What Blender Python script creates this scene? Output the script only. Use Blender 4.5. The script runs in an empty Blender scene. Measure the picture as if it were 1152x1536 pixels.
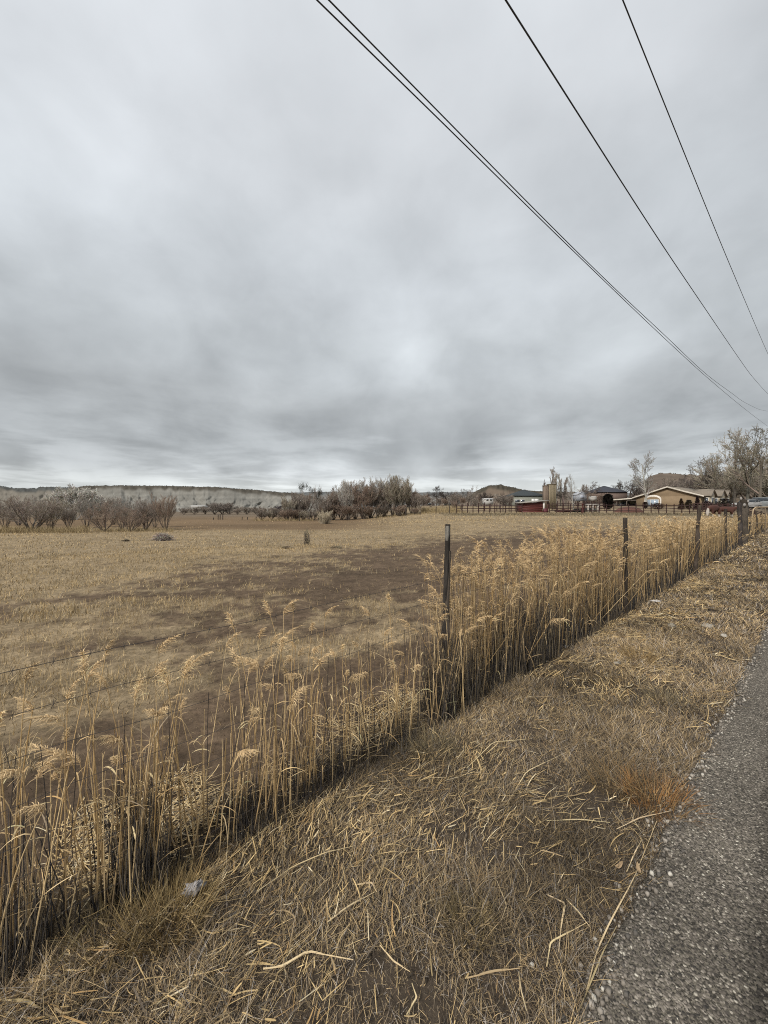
import bpy, math, random
import numpy as np
R = math.radians
rng = np.random.default_rng(7)
random.seed(7)
sc = bpy.context.scene
COL = sc.collection
F, H = 577.0, 1.6                      # focal length in photo pixels, eye height
RD = np.array([.731, .682]); RN = np.array([-.682, .731])   # along the road / towards the field

# ------------------------------------------------------------------ noise and terrain
def _h(ix, iy, seed):
    n = (ix.astype(np.int64) * 374761393 + iy.astype(np.int64) * 668265263 + seed * 1442695041) & 0xffffffff
    n = ((n ^ (n >> 13)) * 1274126177) & 0xffffffff
    return ((n ^ (n >> 16)) & 0xffff) / 65535.0
def vn(x, y, seed=0):
    x = np.asarray(x, float); y = np.asarray(y, float)
    ix = np.floor(x); iy = np.floor(y); fx = x - ix; fy = y - iy
    fx = fx * fx * (3 - 2 * fx); fy = fy * fy * (3 - 2 * fy)
    a = _h(ix, iy, seed); b = _h(ix + 1, iy, seed); c = _h(ix, iy + 1, seed); d = _h(ix + 1, iy + 1, seed)
    return (a * (1 - fx) + b * fx) * (1 - fy) + (c * (1 - fx) + d * fx) * fy
def fbm(x, y, seed=0, oct=4):
    s = 0; a = .5; t = 0
    for k in range(oct):
        s = s + a * vn(x, y, seed + 17 * k); t += a; a *= .5; x = np.asarray(x) * 2.03 + 3.1; y = np.asarray(y) * 2.03 + 1.7
    return s / t
def ss(a, b, x):
    t = np.clip((np.asarray(x, float) - a) / (b - a), 0, 1); return t * t * (3 - 2 * t)
def so(x, y):
    x = np.asarray(x, float); y = np.asarray(y, float)
    return x * RD[0] + y * RD[1], x * RN[0] + y * RN[1]
def edge_o(s):
    s = np.asarray(s, float)
    return .53 - .031 * np.clip(s, 0, 9) + .05 * (fbm(s * 2.1, s * 0 + 3.3, 5, 3) - .5) + .03 * (vn(s * 9, s * 0, 8) - .5)
def ground(x, y):
    x = np.asarray(x, float); y = np.asarray(y, float)
    s, o = so(x, y)
    r = np.interp(y, [0, 18, 25, 35, 45, 50, 55, 58, 85, 120, 200, 400, 900], [-.1, -.1, .08, .62, .95, 1.05, 1.36, 1.45, 2.75, 3.6, 4.4, 6, 9])
    l = np.interp(y, [0, 28, 42, 60, 150, 300, 900], [-.1, -.1, .12, .36, .6, 1.3, 3.2])
    m = ss(-9, 9, x - .02 * y)
    f = l * (1 - m) + r * m
    f = f + .05 * (fbm(x * .5, y * .5, 3) - .5) * ss(2.2, 4, o)
    v = .0 - .05 * ss(1.2, 2.4, o) + .035 * (fbm(x * 1.5, y * 1.5, 9) - .5) * ss(.5, 1.1, o) - .012
    k = ss(2.2, 7, o)
    z = v * (1 - k) + f * k
    z = z + .03 * np.exp(-((o - 1.5) / .3) ** 2) * (vn(s * 1.3, o, 4))
    return z
def gp(px, py, it=14):                 # photo pixel -> ground point
    dx = (px - 576) / F; dz = (py - 768) / F
    Y = 1.6 / max(dz, .004)
    Ys = np.geomspace(.6, 300, 3000)
    hit = np.where(H - dz * Ys <= ground(dx * Ys, Ys))[0]
    if len(hit): Y = Ys[hit[0]]
    return np.array([dx * Y, Y, float(ground(dx * Y, Y))])
def at(px, Y, dz=0):                   # pixel column at a distance, on the ground
    x = (px - 576) / F * Y
    return np.array([x, Y, float(ground(x, Y)) + dz])
def pz(py, Y): return H + (768 - py) / F * Y
def so2xy(s, o): return RD[0] * s + RN[0] * o, RD[1] * s + RN[1] * o

def dirt_mask(x, y):
    x = np.asarray(x, float); y = np.asarray(y, float)
    s, o = so(x, y)
    n = fbm(x * .55, y * .55, 21, 4) - .5; n2 = fbm(x * 2.2, y * 2.2, 33, 3) - .5
    def ell(cx, cy, ax, ay, L, W):
        q = math.hypot(ax, ay); ax /= q; ay /= q
        u = ((x - cx) * ax + (y - cy) * ay) / L; w = (-(x - cx) * ay + (y - cy) * ax) / W
        return 1 - np.sqrt(u * u + w * w)
    d = np.maximum.reduce([
        ell(6.3, 16.5, 16, 19.5, 16, 6.5), ell(1.5, 10.5, 1, .9, 5.5, 2.2), ell(12, 24, 1, .8, 9, 4),
        ell(-4.9, 7.8, 1, .15, 2.0, .6) * .6, ell(-2.4, 8.3, 1, .2, 2.0, .4) * .45, ell(-1.5, 13, 1, .15, 3, 1.2) * .3])
    strip = (4.3 - o) / 1.5 + 1.3 * n * ss(-6, -1, -np.abs(s - 1.5) + 4)
    d = np.maximum(d, np.minimum(strip, .9) * ss(1.9, 2.3, o))
    n4 = fbm(x * 6, y * 6, 34, 2) - .5
    return ss(-.30, .40, d + n * 1.0 + n2 * 1.0 + n4 * .8) * ss(1.7, 2.1, o)

# ------------------------------------------------------------------ mesh helpers
def mat(name, base=(.5, .5, .5), rough=.8, spec=.3, attr=True, metal=0, noise=None, bump=None, trans=0):
    m = bpy.data.materials.new(name); m.use_nodes = True
    nt = m.node_tree; b = nt.nodes['Principled BSDF']
    b.inputs['Roughness'].default_value = rough; b.inputs['Specular IOR Level'].default_value = spec; b.inputs['Metallic'].default_value = metal
    b.inputs['Base Color'].default_value = (*base, 1)
    src = None
    if attr:
        a = nt.nodes.new('ShaderNodeAttribute'); a.attribute_name = 'Col'; src = a.outputs['Color']
    if noise:
        tc = nt.nodes.new('ShaderNodeTexCoord'); mp = nt.nodes.new('ShaderNodeMapping')
        sx = noise.get('stretch', (1, 1, 1)); mp.inputs['Scale'].default_value = sx
        nt.links.new(tc.outputs['Object'], mp.inputs['Vector'])
        n = nt.nodes.new('ShaderNodeTexNoise'); n.inputs['Scale'].default_value = noise['scale']; n.inputs['Detail'].default_value = noise.get('detail', 6); n.inputs['Roughness'].default_value = .65
        nt.links.new(mp.outputs[0], n.inputs['Vector'])
        rp = nt.nodes.new('ShaderNodeMapRange'); rp.inputs[1].default_value = .3; rp.inputs[2].default_value = .7
        rp.inputs[3].default_value = 1 - noise['amt']; rp.inputs[4].default_value = 1 + noise['amt']
        nt.links.new(n.outputs[0], rp.inputs[0])
        mx = nt.nodes.new('ShaderNodeVectorMath'); mx.operation = 'SCALE'
        if src: nt.links.new(src, mx.inputs[0])
        else: mx.inputs[0].default_value = base
        nt.links.new(rp.outputs[0], mx.inputs['Scale']); src = mx.outputs[0]
        if bump:
            bp = nt.nodes.new('ShaderNodeBump'); bp.inputs['Strength'].default_value = bump[0]; bp.inputs['Distance'].default_value = bump[1]
            nt.links.new(n.outputs[0], bp.inputs['Height']); nt.links.new(bp.outputs[0], b.inputs['Normal'])
    if src: nt.links.new(src, b.inputs['Base Color'])
    return m

def npmesh(name, V, Fq, C=None, smooth=False):
    """V (n,3); Fq (m,4) or (m,3) ints; C (n,3) colours"""
    me = bpy.data.meshes.new(name)
    V = np.ascontiguousarray(V, np.float32); Fq = np.ascontiguousarray(Fq, np.int32); k = Fq.shape[1]
    me.vertices.add(len(V)); me.vertices.foreach_set('co', V.ravel())
    me.loops.add(Fq.size); me.loops.foreach_set('vertex_index', Fq.ravel())
    me.polygons.add(len(Fq)); me.polygons.foreach_set('loop_start', np.arange(0, Fq.size, k, dtype=np.int32))
    me.polygons.foreach_set('loop_total', np.full(len(Fq), k, np.int32))
    if smooth: me.polygons.foreach_set('use_smooth', np.ones(len(Fq), bool))
    me.update(calc_edges=True)
    if C is not None:
        a = me.color_attributes.new('Col', 'FLOAT_COLOR', 'POINT')
        a.data.foreach_set('color', np.ascontiguousarray(np.c_[C, np.ones(len(C))], np.float32).ravel())
    return me

class MB:
    def __init__(s): s.v = []; s.f = []; s.c = []; s.n = 0
    def add(s, V, Fq, C):
        V = np.asarray(V, float).reshape(-1, 3); Fq = np.asarray(Fq, int).reshape(-1, 4)
        C = np.asarray(C, float)
        if C.ndim == 1: C = np.repeat(C[None], len(V), 0)
        s.v.append(V); s.f.append(Fq + s.n); s.c.append(C); s.n += len(V)
    def box(s, c, d, col=(.5, .5, .5), rz=0, top=None):
        """box centred at c with full sizes d; top=(fx,fy) scales the top face"""
        x, y, z = np.asarray(d) / 2
        tx, ty = top or (1, 1)
        V = np.array([[-x, -y, -z], [x, -y, -z], [x, y, -z], [-x, y, -z], [-x * tx, -y * ty, z], [x * tx, -y * ty, z], [x * tx, y * ty, z], [-x * tx, y * ty, z]])
        ca, sa = math.cos(rz), math.sin(rz)
        V = V @ np.array([[ca, sa, 0], [-sa, ca, 0], [0, 0, 1]]) + c
        s.add(V, [[0, 3, 2, 1], [4, 5, 6, 7], [0, 1, 5, 4], [1, 2, 6, 5], [2, 3, 7, 6], [3, 0, 4, 7]], col)
    def prism(s, poly, d, col):
        """poly: (n,3) planar loop, extruded by vector d (as quads; caps as fans)"""
        P = np.asarray(poly, float); n = len(P); d = np.asarray(d, float)
        V = np.r_[P, P + d, [P.mean(0)], [P.mean(0) + d]]
        f = []
        for i in range(n):
            j = (i + 1) % n
            f += [[i, j, n + j, n + i], [2 * n, 2 * n, j, i], [2 * n + 1, 2 * n + 1, n + i, n + j]]
        s.addmixed(V, f, col)
    def addmixed(s, V, f, col):
        # triangles are passed as quads with the first index doubled: split the doubled vertex's edge instead
        V = list(map(np.asarray, V)); out = []
        for q in f:
            if q[0] == q[1]:
                m = (V[q[2]] + V[q[3]]) / 2; V.append(m); k = len(V) - 1
                out.append([q[0], q[2], k, q[3]])
            else: out.append(q)
        s.add(np.array(V), out, col)
    def tubes(s, P, rad, C, n=3, cap=False):
        """P (N,K,3), rad (N,K), C (3,),(N,3) or (N,K,3)"""
        P = np.asarray(P, float)
        if P.ndim == 2: P = P[None]
        N, K, _ = P.shape
        rad = np.broadcast_to(np.asarray(rad, float), (N, K))
        T = np.gradient(P, axis=1); T /= np.linalg.norm(T, axis=2, keepdims=True) + 1e-9
        ref = np.where(np.abs(T[:, :1, 2:3]) > .8, np.array([1., .2, 0]), np.array([0., .1, 1.]))
        A = np.cross(T, np.broadcast_to(ref, T.shape)); A /= np.linalg.norm(A, axis=2, keepdims=True) + 1e-9
        B = np.cross(T, A)
        ang = np.arange(n) * 2 * math.pi / n
        V = P[:, :, None] + rad[:, :, None, None] * (np.cos(ang)[None, None, :, None] * A[:, :, None] + np.sin(ang)[None, None, :, None] * B[:, :, None])
        idx = np.arange(N * K * n).reshape(N, K, n)
        a = idx[:, :-1]; b = idx[:, 1:]
        Fq = np.stack([a, np.roll(a, -1, 2), np.roll(b, -1, 2), b], -1).reshape(-1, 4)
        C = np.asarray(C, float)
        if C.ndim == 1: C = np.broadcast_to(C, (N, K, 3))
        elif C.ndim == 2: C = np.broadcast_to(C[:, None], (N, K, 3))
        CC = np.repeat(C[:, :, None], n, 2).reshape(-1, 3)
        s.add(V.reshape(-1, 3), Fq, CC)
        if cap and n == 4: s.add(V[:, -1].reshape(-1, 3), np.arange(N * 4).reshape(N, 4), np.repeat(C[:, -1][:, None], 4, 1).reshape(-1, 3))
        if cap and n == 8:
            for e in (0, -1):
                q = np.arange(N * 8).reshape(N, 8)
                s.add(V[:, e].reshape(-1, 3), np.concatenate([q[:, [0, 1, 2, 3]], q[:, [0, 3, 4, 7]], q[:, [4, 5, 6, 7]]]), np.repeat(C[:, e][:, None], 8, 1).reshape(-1, 3))
    def ribbons(s, P, w, side, C):
        P = np.asarray(P, float); N, K, _ = P.shape
        w = np.broadcast_to(np.asarray(w, float), (N, K))
        side = np.asarray(side, float)
        if side.ndim == 2: side = side[:, None]
        o = side * w[:, :, None] / 2
        V = np.stack([P - o, P + o], 2)
        idx = np.arange(N * K * 2).reshape(N, K, 2)
        Fq = np.stack([idx[:, :-1, 0], idx[:, :-1, 1], idx[:, 1:, 1], idx[:, 1:, 0]], -1).reshape(-1, 4)
        C = np.asarray(C, float)
        if C.ndim == 1: C = np.broadcast_to(C, (N, K, 3))
        elif C.ndim == 2: C = np.broadcast_to(C[:, None], (N, K, 3))
        s.add(V.reshape(-1, 3), Fq, np.repeat(C[:, :, None], 2, 2).reshape(-1, 3))
    def mesh(s, name, smooth=False):
        return npmesh(name, np.concatenate(s.v), np.concatenate(s.f), np.concatenate(s.c), smooth)
    def build(s, name, m, parent=None, smooth=False):
        return link(name, s.mesh(name, smooth), m, parent)

def link(name, me, m=None, parent=None):
    o = bpy.data.objects.new(name, me); COL.objects.link(o)
    if m and not me.materials: me.materials.append(m)
    if parent: o.parent = parent
    return o
def tag(o, label=None, cat=None, group=None, kind=None):
    if label: o['label'] = label
    if cat: o['category'] = cat
    if group: o['group'] = group
    if kind: o['kind'] = kind
    return o
def thing(name, loc, label, cat, group=None, rz=0):
    o = bpy.data.objects.new(name, None); COL.objects.link(o)
    o.empty_display_size = .2; o.location = loc; o.rotation_euler = (0, 0, rz)
    return tag(o, label, cat, group)
def dup(root, loc, rz=0, scale=(1, 1, 1), label=None, group=None, tilt=(0, 0)):
    r = root.copy(); COL.objects.link(r); r.location = loc; r.rotation_euler = (tilt[0], tilt[1], rz); r.scale = scale
    if label: r['label'] = label
    if group: r['group'] = group
    for ch in list(root.children):
        c = ch.copy(); COL.objects.link(c); c.parent = r
        for g in list(ch.children):
            d = g.copy(); COL.objects.link(d); d.parent = c
    return r
def jit(col, n, a=.18, seed=None):
    g = rng if seed is None else np.random.default_rng(seed)
    v = 1 + a * g.standard_normal((n, 1)); h = 1 + a * .25 * g.standard_normal((n, 3))
    return np.clip(np.asarray(col) * v * h, .01, .9)
def pick(cols, wts, n):
    cols = np.array(cols); return cols[rng.choice(len(cols), n, p=np.array(wts) / sum(wts))]
def horiz(az): return np.stack([np.cos(az), np.sin(az), np.zeros_like(az)], -1)

# ------------------------------------------------------------------ materials
M_dry = mat('dry_plant', rough=.75, spec=.25)
M_bark = mat('bark', rough=.9, spec=.15)
M_wood = mat('weathered_wood', rough=.9, spec=.2, noise=dict(scale=9, amt=.55, stretch=(6, 6, .7)), bump=(.8, .02))
M_paint = mat('painted_board', rough=.6, spec=.3, noise=dict(scale=3, amt=.2))
M_wall = mat('stucco_wall', rough=.9, spec=.2, noise=dict(scale=1.2, amt=.1))
M_roof = mat('shingle_roof', rough=.9, spec=.2, noise=dict(scale=4, amt=.18))
M_metal = mat('dull_metal', rough=.45, spec=.5, metal=.3, noise=dict(scale=6, amt=.15))
M_wire = mat('wire_cable', rough=.6, spec=.4)
M_glass = mat('window_glass', rough=.08, spec=.8)
M_car = mat('car_paint', rough=.3, spec=.5)
M_hide = mat('cow_hide', rough=.8, spec=.2)
M_hill = mat('hill_rock', rough=.95, spec=.1, noise=dict(scale=.035, amt=.18, detail=9))
M_stone = mat('stone', rough=.85, spec=.3, noise=dict(scale=30, amt=.2))

# ------------------------------------------------------------------ world, sun, camera
SUN_EL, SUN_AZ = 42, 218               # azimuth clockwise from +Y: behind the camera, slightly to the left
w = bpy.data.worlds.new('World'); sc.world = w; w.use_nodes = True
nt = w.node_tree; nd = nt.nodes; lk = nt.links
for n in list(nd): nd.remove(n)
out = nd.new('ShaderNodeOutputWorld')
sky = nd.new('ShaderNodeTexSky'); sky.sky_type = 'NISHITA'; sky.sun_disc = False
sky.sun_elevation = R(SUN_EL); sky.sun_rotation = R(SUN_AZ)
bg1 = nd.new('ShaderNodeBackground'); bg1.inputs[1].default_value = .08; lk.new(sky.outputs[0], bg1.inputs[0])
def math_(op, a, b=None, c=None, clamp=False):
    n = nd.new('ShaderNodeMath'); n.operation = op; n.use_clamp = clamp
    for i, v in enumerate((a, b, c)):
        if v is None: continue
        if isinstance(v, (int, float)): n.inputs[i].default_value = v
        else: lk.new(v, n.inputs[i])
    return n.outputs[0]
def vmath(op, a, b=None):
    n = nd.new('ShaderNodeVectorMath'); n.operation = op
    for i, v in enumerate((a, b)):
        if v is None: continue
        if isinstance(v, (tuple, list)): n.inputs[i].default_value = v
        else: lk.new(v, n.inputs[i])
    return n
tc = nd.new('ShaderNodeTexCoord'); D = vmath('NORMALIZE', tc.outputs['Generated']).outputs[0]
sep = nd.new('ShaderNodeSeparateXYZ'); lk.new(D, sep.inputs[0])
zc = math_('MAXIMUM', sep.outputs[2], 0)
den = math_('ADD', zc, .15)
cmb = nd.new('ShaderNodeCombineXYZ'); lk.new(math_('DIVIDE', sep.outputs[0], den), cmb.inputs[0]); lk.new(math_('DIVIDE', sep.outputs[1], den), cmb.inputs[1])
def noise(vec, scale, detail, rough, dist=0, off=(0, 0, 0)):
    v = vmath('ADD', vec, off).outputs[0]
    n = nd.new('ShaderNodeTexNoise'); lk.new(v, n.inputs['Vector'])
    n.inputs['Scale'].default_value = scale; n.inputs['Detail'].default_value = detail; n.inputs['Roughness'].default_value = rough; n.inputs['Distortion'].default_value = dist
    return n.outputs[0]
P2 = cmb.outputs[0]
tc_d = D
nA = noise(vmath('MULTIPLY', tc_d, (1.7, 1.7, 2.6)).outputs[0], 1.0, 3, .5, .1, (3.1, 1.2, 0))
nB0 = noise(vmath('MULTIPLY', D, (3.6, 3.6, 5.4)).outputs[0], 1.0, 5, .45, .1, (7.7, 4.4, 2))
nB1 = noise(P2, 1.4, 5, .55, .3, (1.7, 4.4, 2))
nB = math_('ADD', math_('MULTIPLY', nB0, .85), math_('MULTIPLY', nB1, .15))
elev = math_('MULTIPLY', math_('ARCSINE', zc), 180 / math.pi / 90)     # 0..1 for 0..90 degrees
elw = math_('ADD', elev, math_('MULTIPLY', math_('SUBTRACT', nB, .5), math_('MULTIPLY', elev, .35)))
rp = nd.new('ShaderNodeValToRGB'); lk.new(elw, rp.inputs[0])
rp.color_ramp.interpolation = 'EASE'
def lin(c): return tuple(((v / 255 + .055) / 1.055) ** 2.4 if v > 10 else v / 255 / 12.92 for v in c)
stops = [(0, (212, 216, 216)), (.035, (206, 210, 210)), (.065, (187, 191, 193)), (.10, (169, 173, 175)), (.16, (170, 174, 176)), (.24, (180, 185, 188)), (.34, (189, 194, 198)), (.5, (202, 206, 210)), (1, (213, 217, 221))]
el = rp.color_ramp.elements
while len(el) < len(stops): el.new(.5)
for e, (p, c) in zip(el, stops): e.position = p; e.color = (*lin(c), 1)
low = nd.new('ShaderNodeMapRange'); lk.new(elev, low.inputs[0]); low.inputs[1].default_value = .02; low.inputs[2].default_value = .35; low.inputs[3].default_value = .85; low.inputs[4].default_value = .30
f1 = math_('MULTIPLY', math_('SUBTRACT', nB, .5), math_('MULTIPLY', low.outputs[0], 1.5))
f2 = math_('MULTIPLY', math_('SUBTRACT', nA, .5), .42)
cm2 = nd.new('ShaderNodeCombineXYZ'); d2 = math_('ADD', zc, .055); lk.new(math_('DIVIDE', sep.outputs[0], d2), cm2.inputs[0]); lk.new(math_('DIVIDE', sep.outputs[1], d2), cm2.inputs[1])
nC = noise(cm2.outputs[0], .62, 6, .55, .25, (5.2, 9.1, 3))
def mrange(x, a, b, c, d):
    n = nd.new('ShaderNodeMapRange'); n.interpolation_type = 'SMOOTHSTEP'; lk.new(x, n.inputs[0])
    for i, v in enumerate((a, b, c, d)): n.inputs[i + 1].default_value = v
    return n.outputs[0]
f3 = math_('MULTIPLY', mrange(nC, .40, .62, -.13, .17), mrange(elev, .07, .24, 1, .12))
nD = noise(vmath('MULTIPLY', D, (6.5, 6.5, 8.5)).outputs[0], 1.0, 7, .52, .3, (2.2, 6.1, 8))
f4 = math_('MULTIPLY', math_('SUBTRACT', nD, .5), mrange(elev, .14, .60, .60, .12))
fac = math_('ADD', math_('ADD', math_('ADD', math_('ADD', f1, f2), f3), f4), 1)
def spot(px, py, power, amt):
    global fac
    d = np.array([(px - 576) / F, 1, (768 - py) / F]); d /= np.linalg.norm(d)
    dt = math_('MAXIMUM', vmath('DOT_PRODUCT', D, tuple(d)).outputs['Value'], 0)
    g = math_('POWER', dt, power)
    fac = math_('ADD', fac, math_('MULTIPLY', math_('MULTIPLY', g, amt), math_('ADD', math_('MULTIPLY', nB, 1.6), .2)))
spot(620, 540, 260, .13); spot(590, 470, 60, .06); spot(520, 708, 700, .26); spot(640, 700, 1200, .2); spot(420, 715, 1500, .15); spot(30, 120, 18, .10); spot(760, 690, 800, .14); spot(1090, 690, 1500, .16)
spot(560, 600, 400, -.13); spot(1000, 640, 120, -.12); spot(880, 480, 60, -.05); spot(150, 480, 30, -.06); spot(330, 590, 90, -.06)
hs = vmath('SCALE', rp.outputs[0]); lk.new(fac, hs.inputs['Scale'])
bg2 = nd.new('ShaderNodeBackground'); lk.new(hs.outputs[0], bg2.inputs[0]); bg2.inputs[1].default_value = .505
mx = nd.new('ShaderNodeMixShader'); mx.inputs[0].default_value = .97; lk.new(bg1.outputs[0], mx.inputs[1]); lk.new(bg2.outputs[0], mx.inputs[2]); lk.new(mx.outputs[0], out.inputs[0])

sl = bpy.data.lights.new('sun', 'SUN'); sl.energy = 1.5; sl.angle = R(10); sl.color = (1, .95, .88)
so_ = bpy.data.objects.new('sun', sl); COL.objects.link(so_)
so_.rotation_euler = (R(90 - SUN_EL), 0, R(180 - SUN_AZ)); so_.location = (0, -5, 30)
cam = bpy.data.cameras.new('camera'); co = bpy.data.objects.new('camera', cam); COL.objects.link(co); sc.camera = co
cam.sensor_fit = 'HORIZONTAL'; cam.sensor_width = 36; cam.lens = 36 * F / 1152; cam.clip_start = .05; cam.clip_end = 12000
co.location = (0, 0, H); co.rotation_euler = (R(90), 0, 0)
vs = sc.view_settings; vs.view_transform = 'Standard'; vs.look = 'None'; vs.exposure = 1.2; vs.gamma = 1
sc.render.resolution_x = 768; sc.render.resolution_y = 1024
sc.cycles.max_bounces = 5; sc.cycles.sample_clamp_indirect = 2.0; sc.cycles.sample_clamp_direct = 6.0; sc.cycles.diffuse_bounces = 3; sc.cycles.use_denoising = False; sc.cycles.filter_width = 1.05; sc.cycles.denoising_input_passes = 'RGB_ALBEDO_NORMAL'

# ------------------------------------------------------------------ ground sheet
ang = np.r_[np.arange(-180, -62, 4), np.arange(-62, 62, .28), np.arange(62, 180, 4)]
rad = np.r_[np.geomspace(.25, 120, 420), np.geomspace(124, 9000, 70)]
A_, R_ = np.meshgrid(np.radians(ang), rad)
X = (R_ * np.sin(A_)); Y = (R_ * np.cos(A_)); Z = ground(X, Y)
S_, O_ = so(X, Y)
Z = np.where(R_ > 300, ground(X * 300 / R_, Y * 300 / R_) + 0 * Z, Z)
dm = dirt_mask(X, Y)
nn = fbm(X * .8, Y * .8, 40)[..., None]; n3 = fbm(X * .12, Y * .12, 41)[..., None]
tan_ = np.array([.245, .187, .115]) * (.75 + .5 * nn) ; rowz = fbm(X * .7, Y * 3.4, 44)[..., None]; clod = fbm(X * 5, Y * 5, 45, 3)[..., None]
dirt = np.array([.108, .076, .050]) * (.45 + .45 * nn + .5 * rowz) * (.6 + .8 * clod)
tan_ = tan_ * (.7 + .6 * clod) * (.8 + .4 * rowz)
verge = np.array([.072, .056, .041]) * (.5 + .9 * nn)
brown = np.array([.165, .113, .066]) * (.7 + .6 * n3)
c = tan_ * (1 - dm[..., None]) + dirt * dm[..., None]
kb = (ss(30, 34, Y + X * .2 + 5 * (n3[..., 0] - .5)) * (1 - ss(-6, 4, X)))[..., None]
c = c * (1 - kb) + brown * kb
kf = ss(60, 140, R_)[..., None]; c = c * (1 - kf) + np.array([.15, .115, .08]) * (.7 + .6 * n3) * kf
kbank = (np.exp(-((Y - 53) / 2.6) ** 2) * ss(6, 12, X))[..., None]; c = c * (1 - kbank) + np.array([.15, .12, .075]) * kbank
kv = (1 - ss(1.75, 2.15, O_))[..., None]; c = c * (1 - kv) + verge * kv
na, nr = len(ang), len(rad)
idx = np.arange(nr * na).reshape(nr, na)
a = idx[:-1]; b = idx[1:]
Fq = np.stack([a, b, np.roll(b, -1, 1), np.roll(a, -1, 1)], -1).reshape(-1, 4)
V = np.stack([X, Y, Z], -1).reshape(-1, 3); C = c.reshape(-1, 3)
n0 = len(V); V = np.r_[V, [[0, 0, float(ground(0, 0))]]]; C = np.r_[C, [[.1, .08, .05]]]
j = np.arange(0, na - 1, 2); cent = np.stack([np.full(len(j), n0), j, j + 1, (j + 2) % na], -1)
M_ground = mat('ground_soil', rough=.95, spec=.1, noise=dict(scale=14, amt=.4, detail=10), bump=(.9, .03))
tag(link('ground', npmesh('ground', V, np.r_[Fq, cent], C, True), M_ground), kind='structure')

# ------------------------------------------------------------------ road
sv = np.r_[np.arange(-8, 12, .03), np.arange(12, 90, .5)]
prof = np.array([0, .006, .03, .10, .25, .45, .7, 1.2, 2, 3.5, 5, 6.5])
eo = edge_o(sv)
Vr = []
for k, p in enumerate(prof):
    o = eo - p; x, y = so2xy(sv, o)
    zz = (-.03 if k == 0 else .012 * min(1, p / .03) + .02 * min(1, p / 3) + (.004 if k > 1 else 0)) + (.006 * (vn(sv * 6, o * 6, 70) - .5) if 0 < k < 6 else 0)
    Vr.append(np.stack([x, y, zz + 0 * x], -1))
Vr = np.array(Vr); K_, N_ = Vr.shape[:2]
idx = np.arange(K_ * N_).reshape(K_, N_); a = idx[:-1, :-1]
Fr = np.stack([idx[:-1, :-1], idx[1:, :-1], idx[1:, 1:], idx[:-1, 1:]], -1).reshape(-1, 4)
def road_mat():
    m = bpy.data.materials.new('chip_seal_asphalt'); m.use_nodes = True; nt = m.node_tree; N = nt.nodes; L = nt.links; b = N['Principled BSDF']
    tc = N.new('ShaderNodeTexCoord'); P = tc.outputs['Object']
    def mr(x, a, b_, c, d):
        q = N.new('ShaderNodeMapRange'); L.new(x, q.inputs[0]); q.inputs[1].default_value = a; q.inputs[2].default_value = b_; q.inputs[3].default_value = c; q.inputs[4].default_value = d; return q.outputs[0]
    def ns(sc_, det=4):
        q = N.new('ShaderNodeTexNoise'); q.inputs['Scale'].default_value = sc_; q.inputs['Detail'].default_value = det; L.new(P, q.inputs['Vector']); return q
    wob = ns(60, 2); wv = N.new('ShaderNodeVectorMath'); wv.operation = 'MULTIPLY_ADD'; L.new(wob.outputs['Color'], wv.inputs[0]); wv.inputs[1].default_value = (.012, .012, .012); L.new(P, wv.inputs[2])
    v = N.new('ShaderNodeTexVoronoi'); v.inputs['Scale'].default_value = 105; L.new(wv.outputs[0], v.inputs['Vector'])
    v2 = N.new('ShaderNodeTexVoronoi'); v2.inputs['Scale'].default_value = 190; L.new(wv.outputs[0], v2.inputs['Vector'])
    sepc = N.new('ShaderNodeSeparateColor'); L.new(v.outputs['Color'], sepc.inputs[0])
    r = N.new('ShaderNodeValToRGB'); L.new(sepc.outputs[0], r.inputs[0]); e = r.color_ramp.elements
    st = [(0, (.035, .033, .031)), (.30, (.108, .093, .078)), (.60, (.172, .149, .124)), (.86, (.26, .227, .19)), (.955, (.40, .36, .295)), (1, (.56, .52, .43))]
    while len(e) < len(st): e.new(.5)
    for q, (p, c) in zip(e, st): q.position = p; q.color = (*c, 1)
    # stones stand out of the dark binder
    mask = mr(v.outputs['Distance'], .35, .62, 1, .0)
    sepd = N.new('ShaderNodeSeparateColor'); L.new(v2.outputs['Color'], sepd.inputs[0])
    small = N.new('ShaderNodeMix'); small.data_type = 'RGBA'; L.new(mr(sepd.outputs[0], .2, 1, 0, 1), small.inputs[0]); small.inputs[6].default_value = (.040, .036, .030, 1); small.inputs[7].default_value = (.18, .159, .124, 1)
    mix = N.new('ShaderNodeMix'); mix.data_type = 'RGBA'; L.new(mask, mix.inputs[0]); L.new(small.outputs[2], mix.inputs[6]); L.new(r.outputs[0], mix.inputs[7])
    # worn dark wheel track, further from the edge
    dt = N.new('ShaderNodeVectorMath'); dt.operation = 'DOT_PRODUCT'; L.new(P, dt.inputs[0]); dt.inputs[1].default_value = (RN[0], RN[1], 0)
    nz = ns(5, 5); ad = N.new('ShaderNodeMath'); ad.operation = 'MULTIPLY_ADD'; L.new(nz.outputs[0], ad.inputs[0]); ad.inputs[1].default_value = .22; L.new(dt.outputs['Value'], ad.inputs[2])
    tr = mr(ad.outputs[0], .16, .27, .45, 1.0)
    pt = ns(2.2, 5); pv = mr(pt.outputs[0], .3, .7, .8, 1.2)
    mm = N.new('ShaderNodeMath'); mm.operation = 'MULTIPLY'; L.new(tr, mm.inputs[0]); L.new(pv, mm.inputs[1])
    s2 = N.new('ShaderNodeVectorMath'); s2.operation = 'SCALE'; L.new(mix.outputs[2], s2.inputs[0]); L.new(mm.outputs[0], s2.inputs['Scale'])
    L.new(s2.outputs[0], b.inputs['Base Color'])
    bp = N.new('ShaderNodeBump'); bp.inputs['Strength'].default_value = 1; bp.inputs['Distance'].default_value = .0035; bp.invert = True; L.new(v.outputs['Distance'], bp.inputs['Height'])
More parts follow.
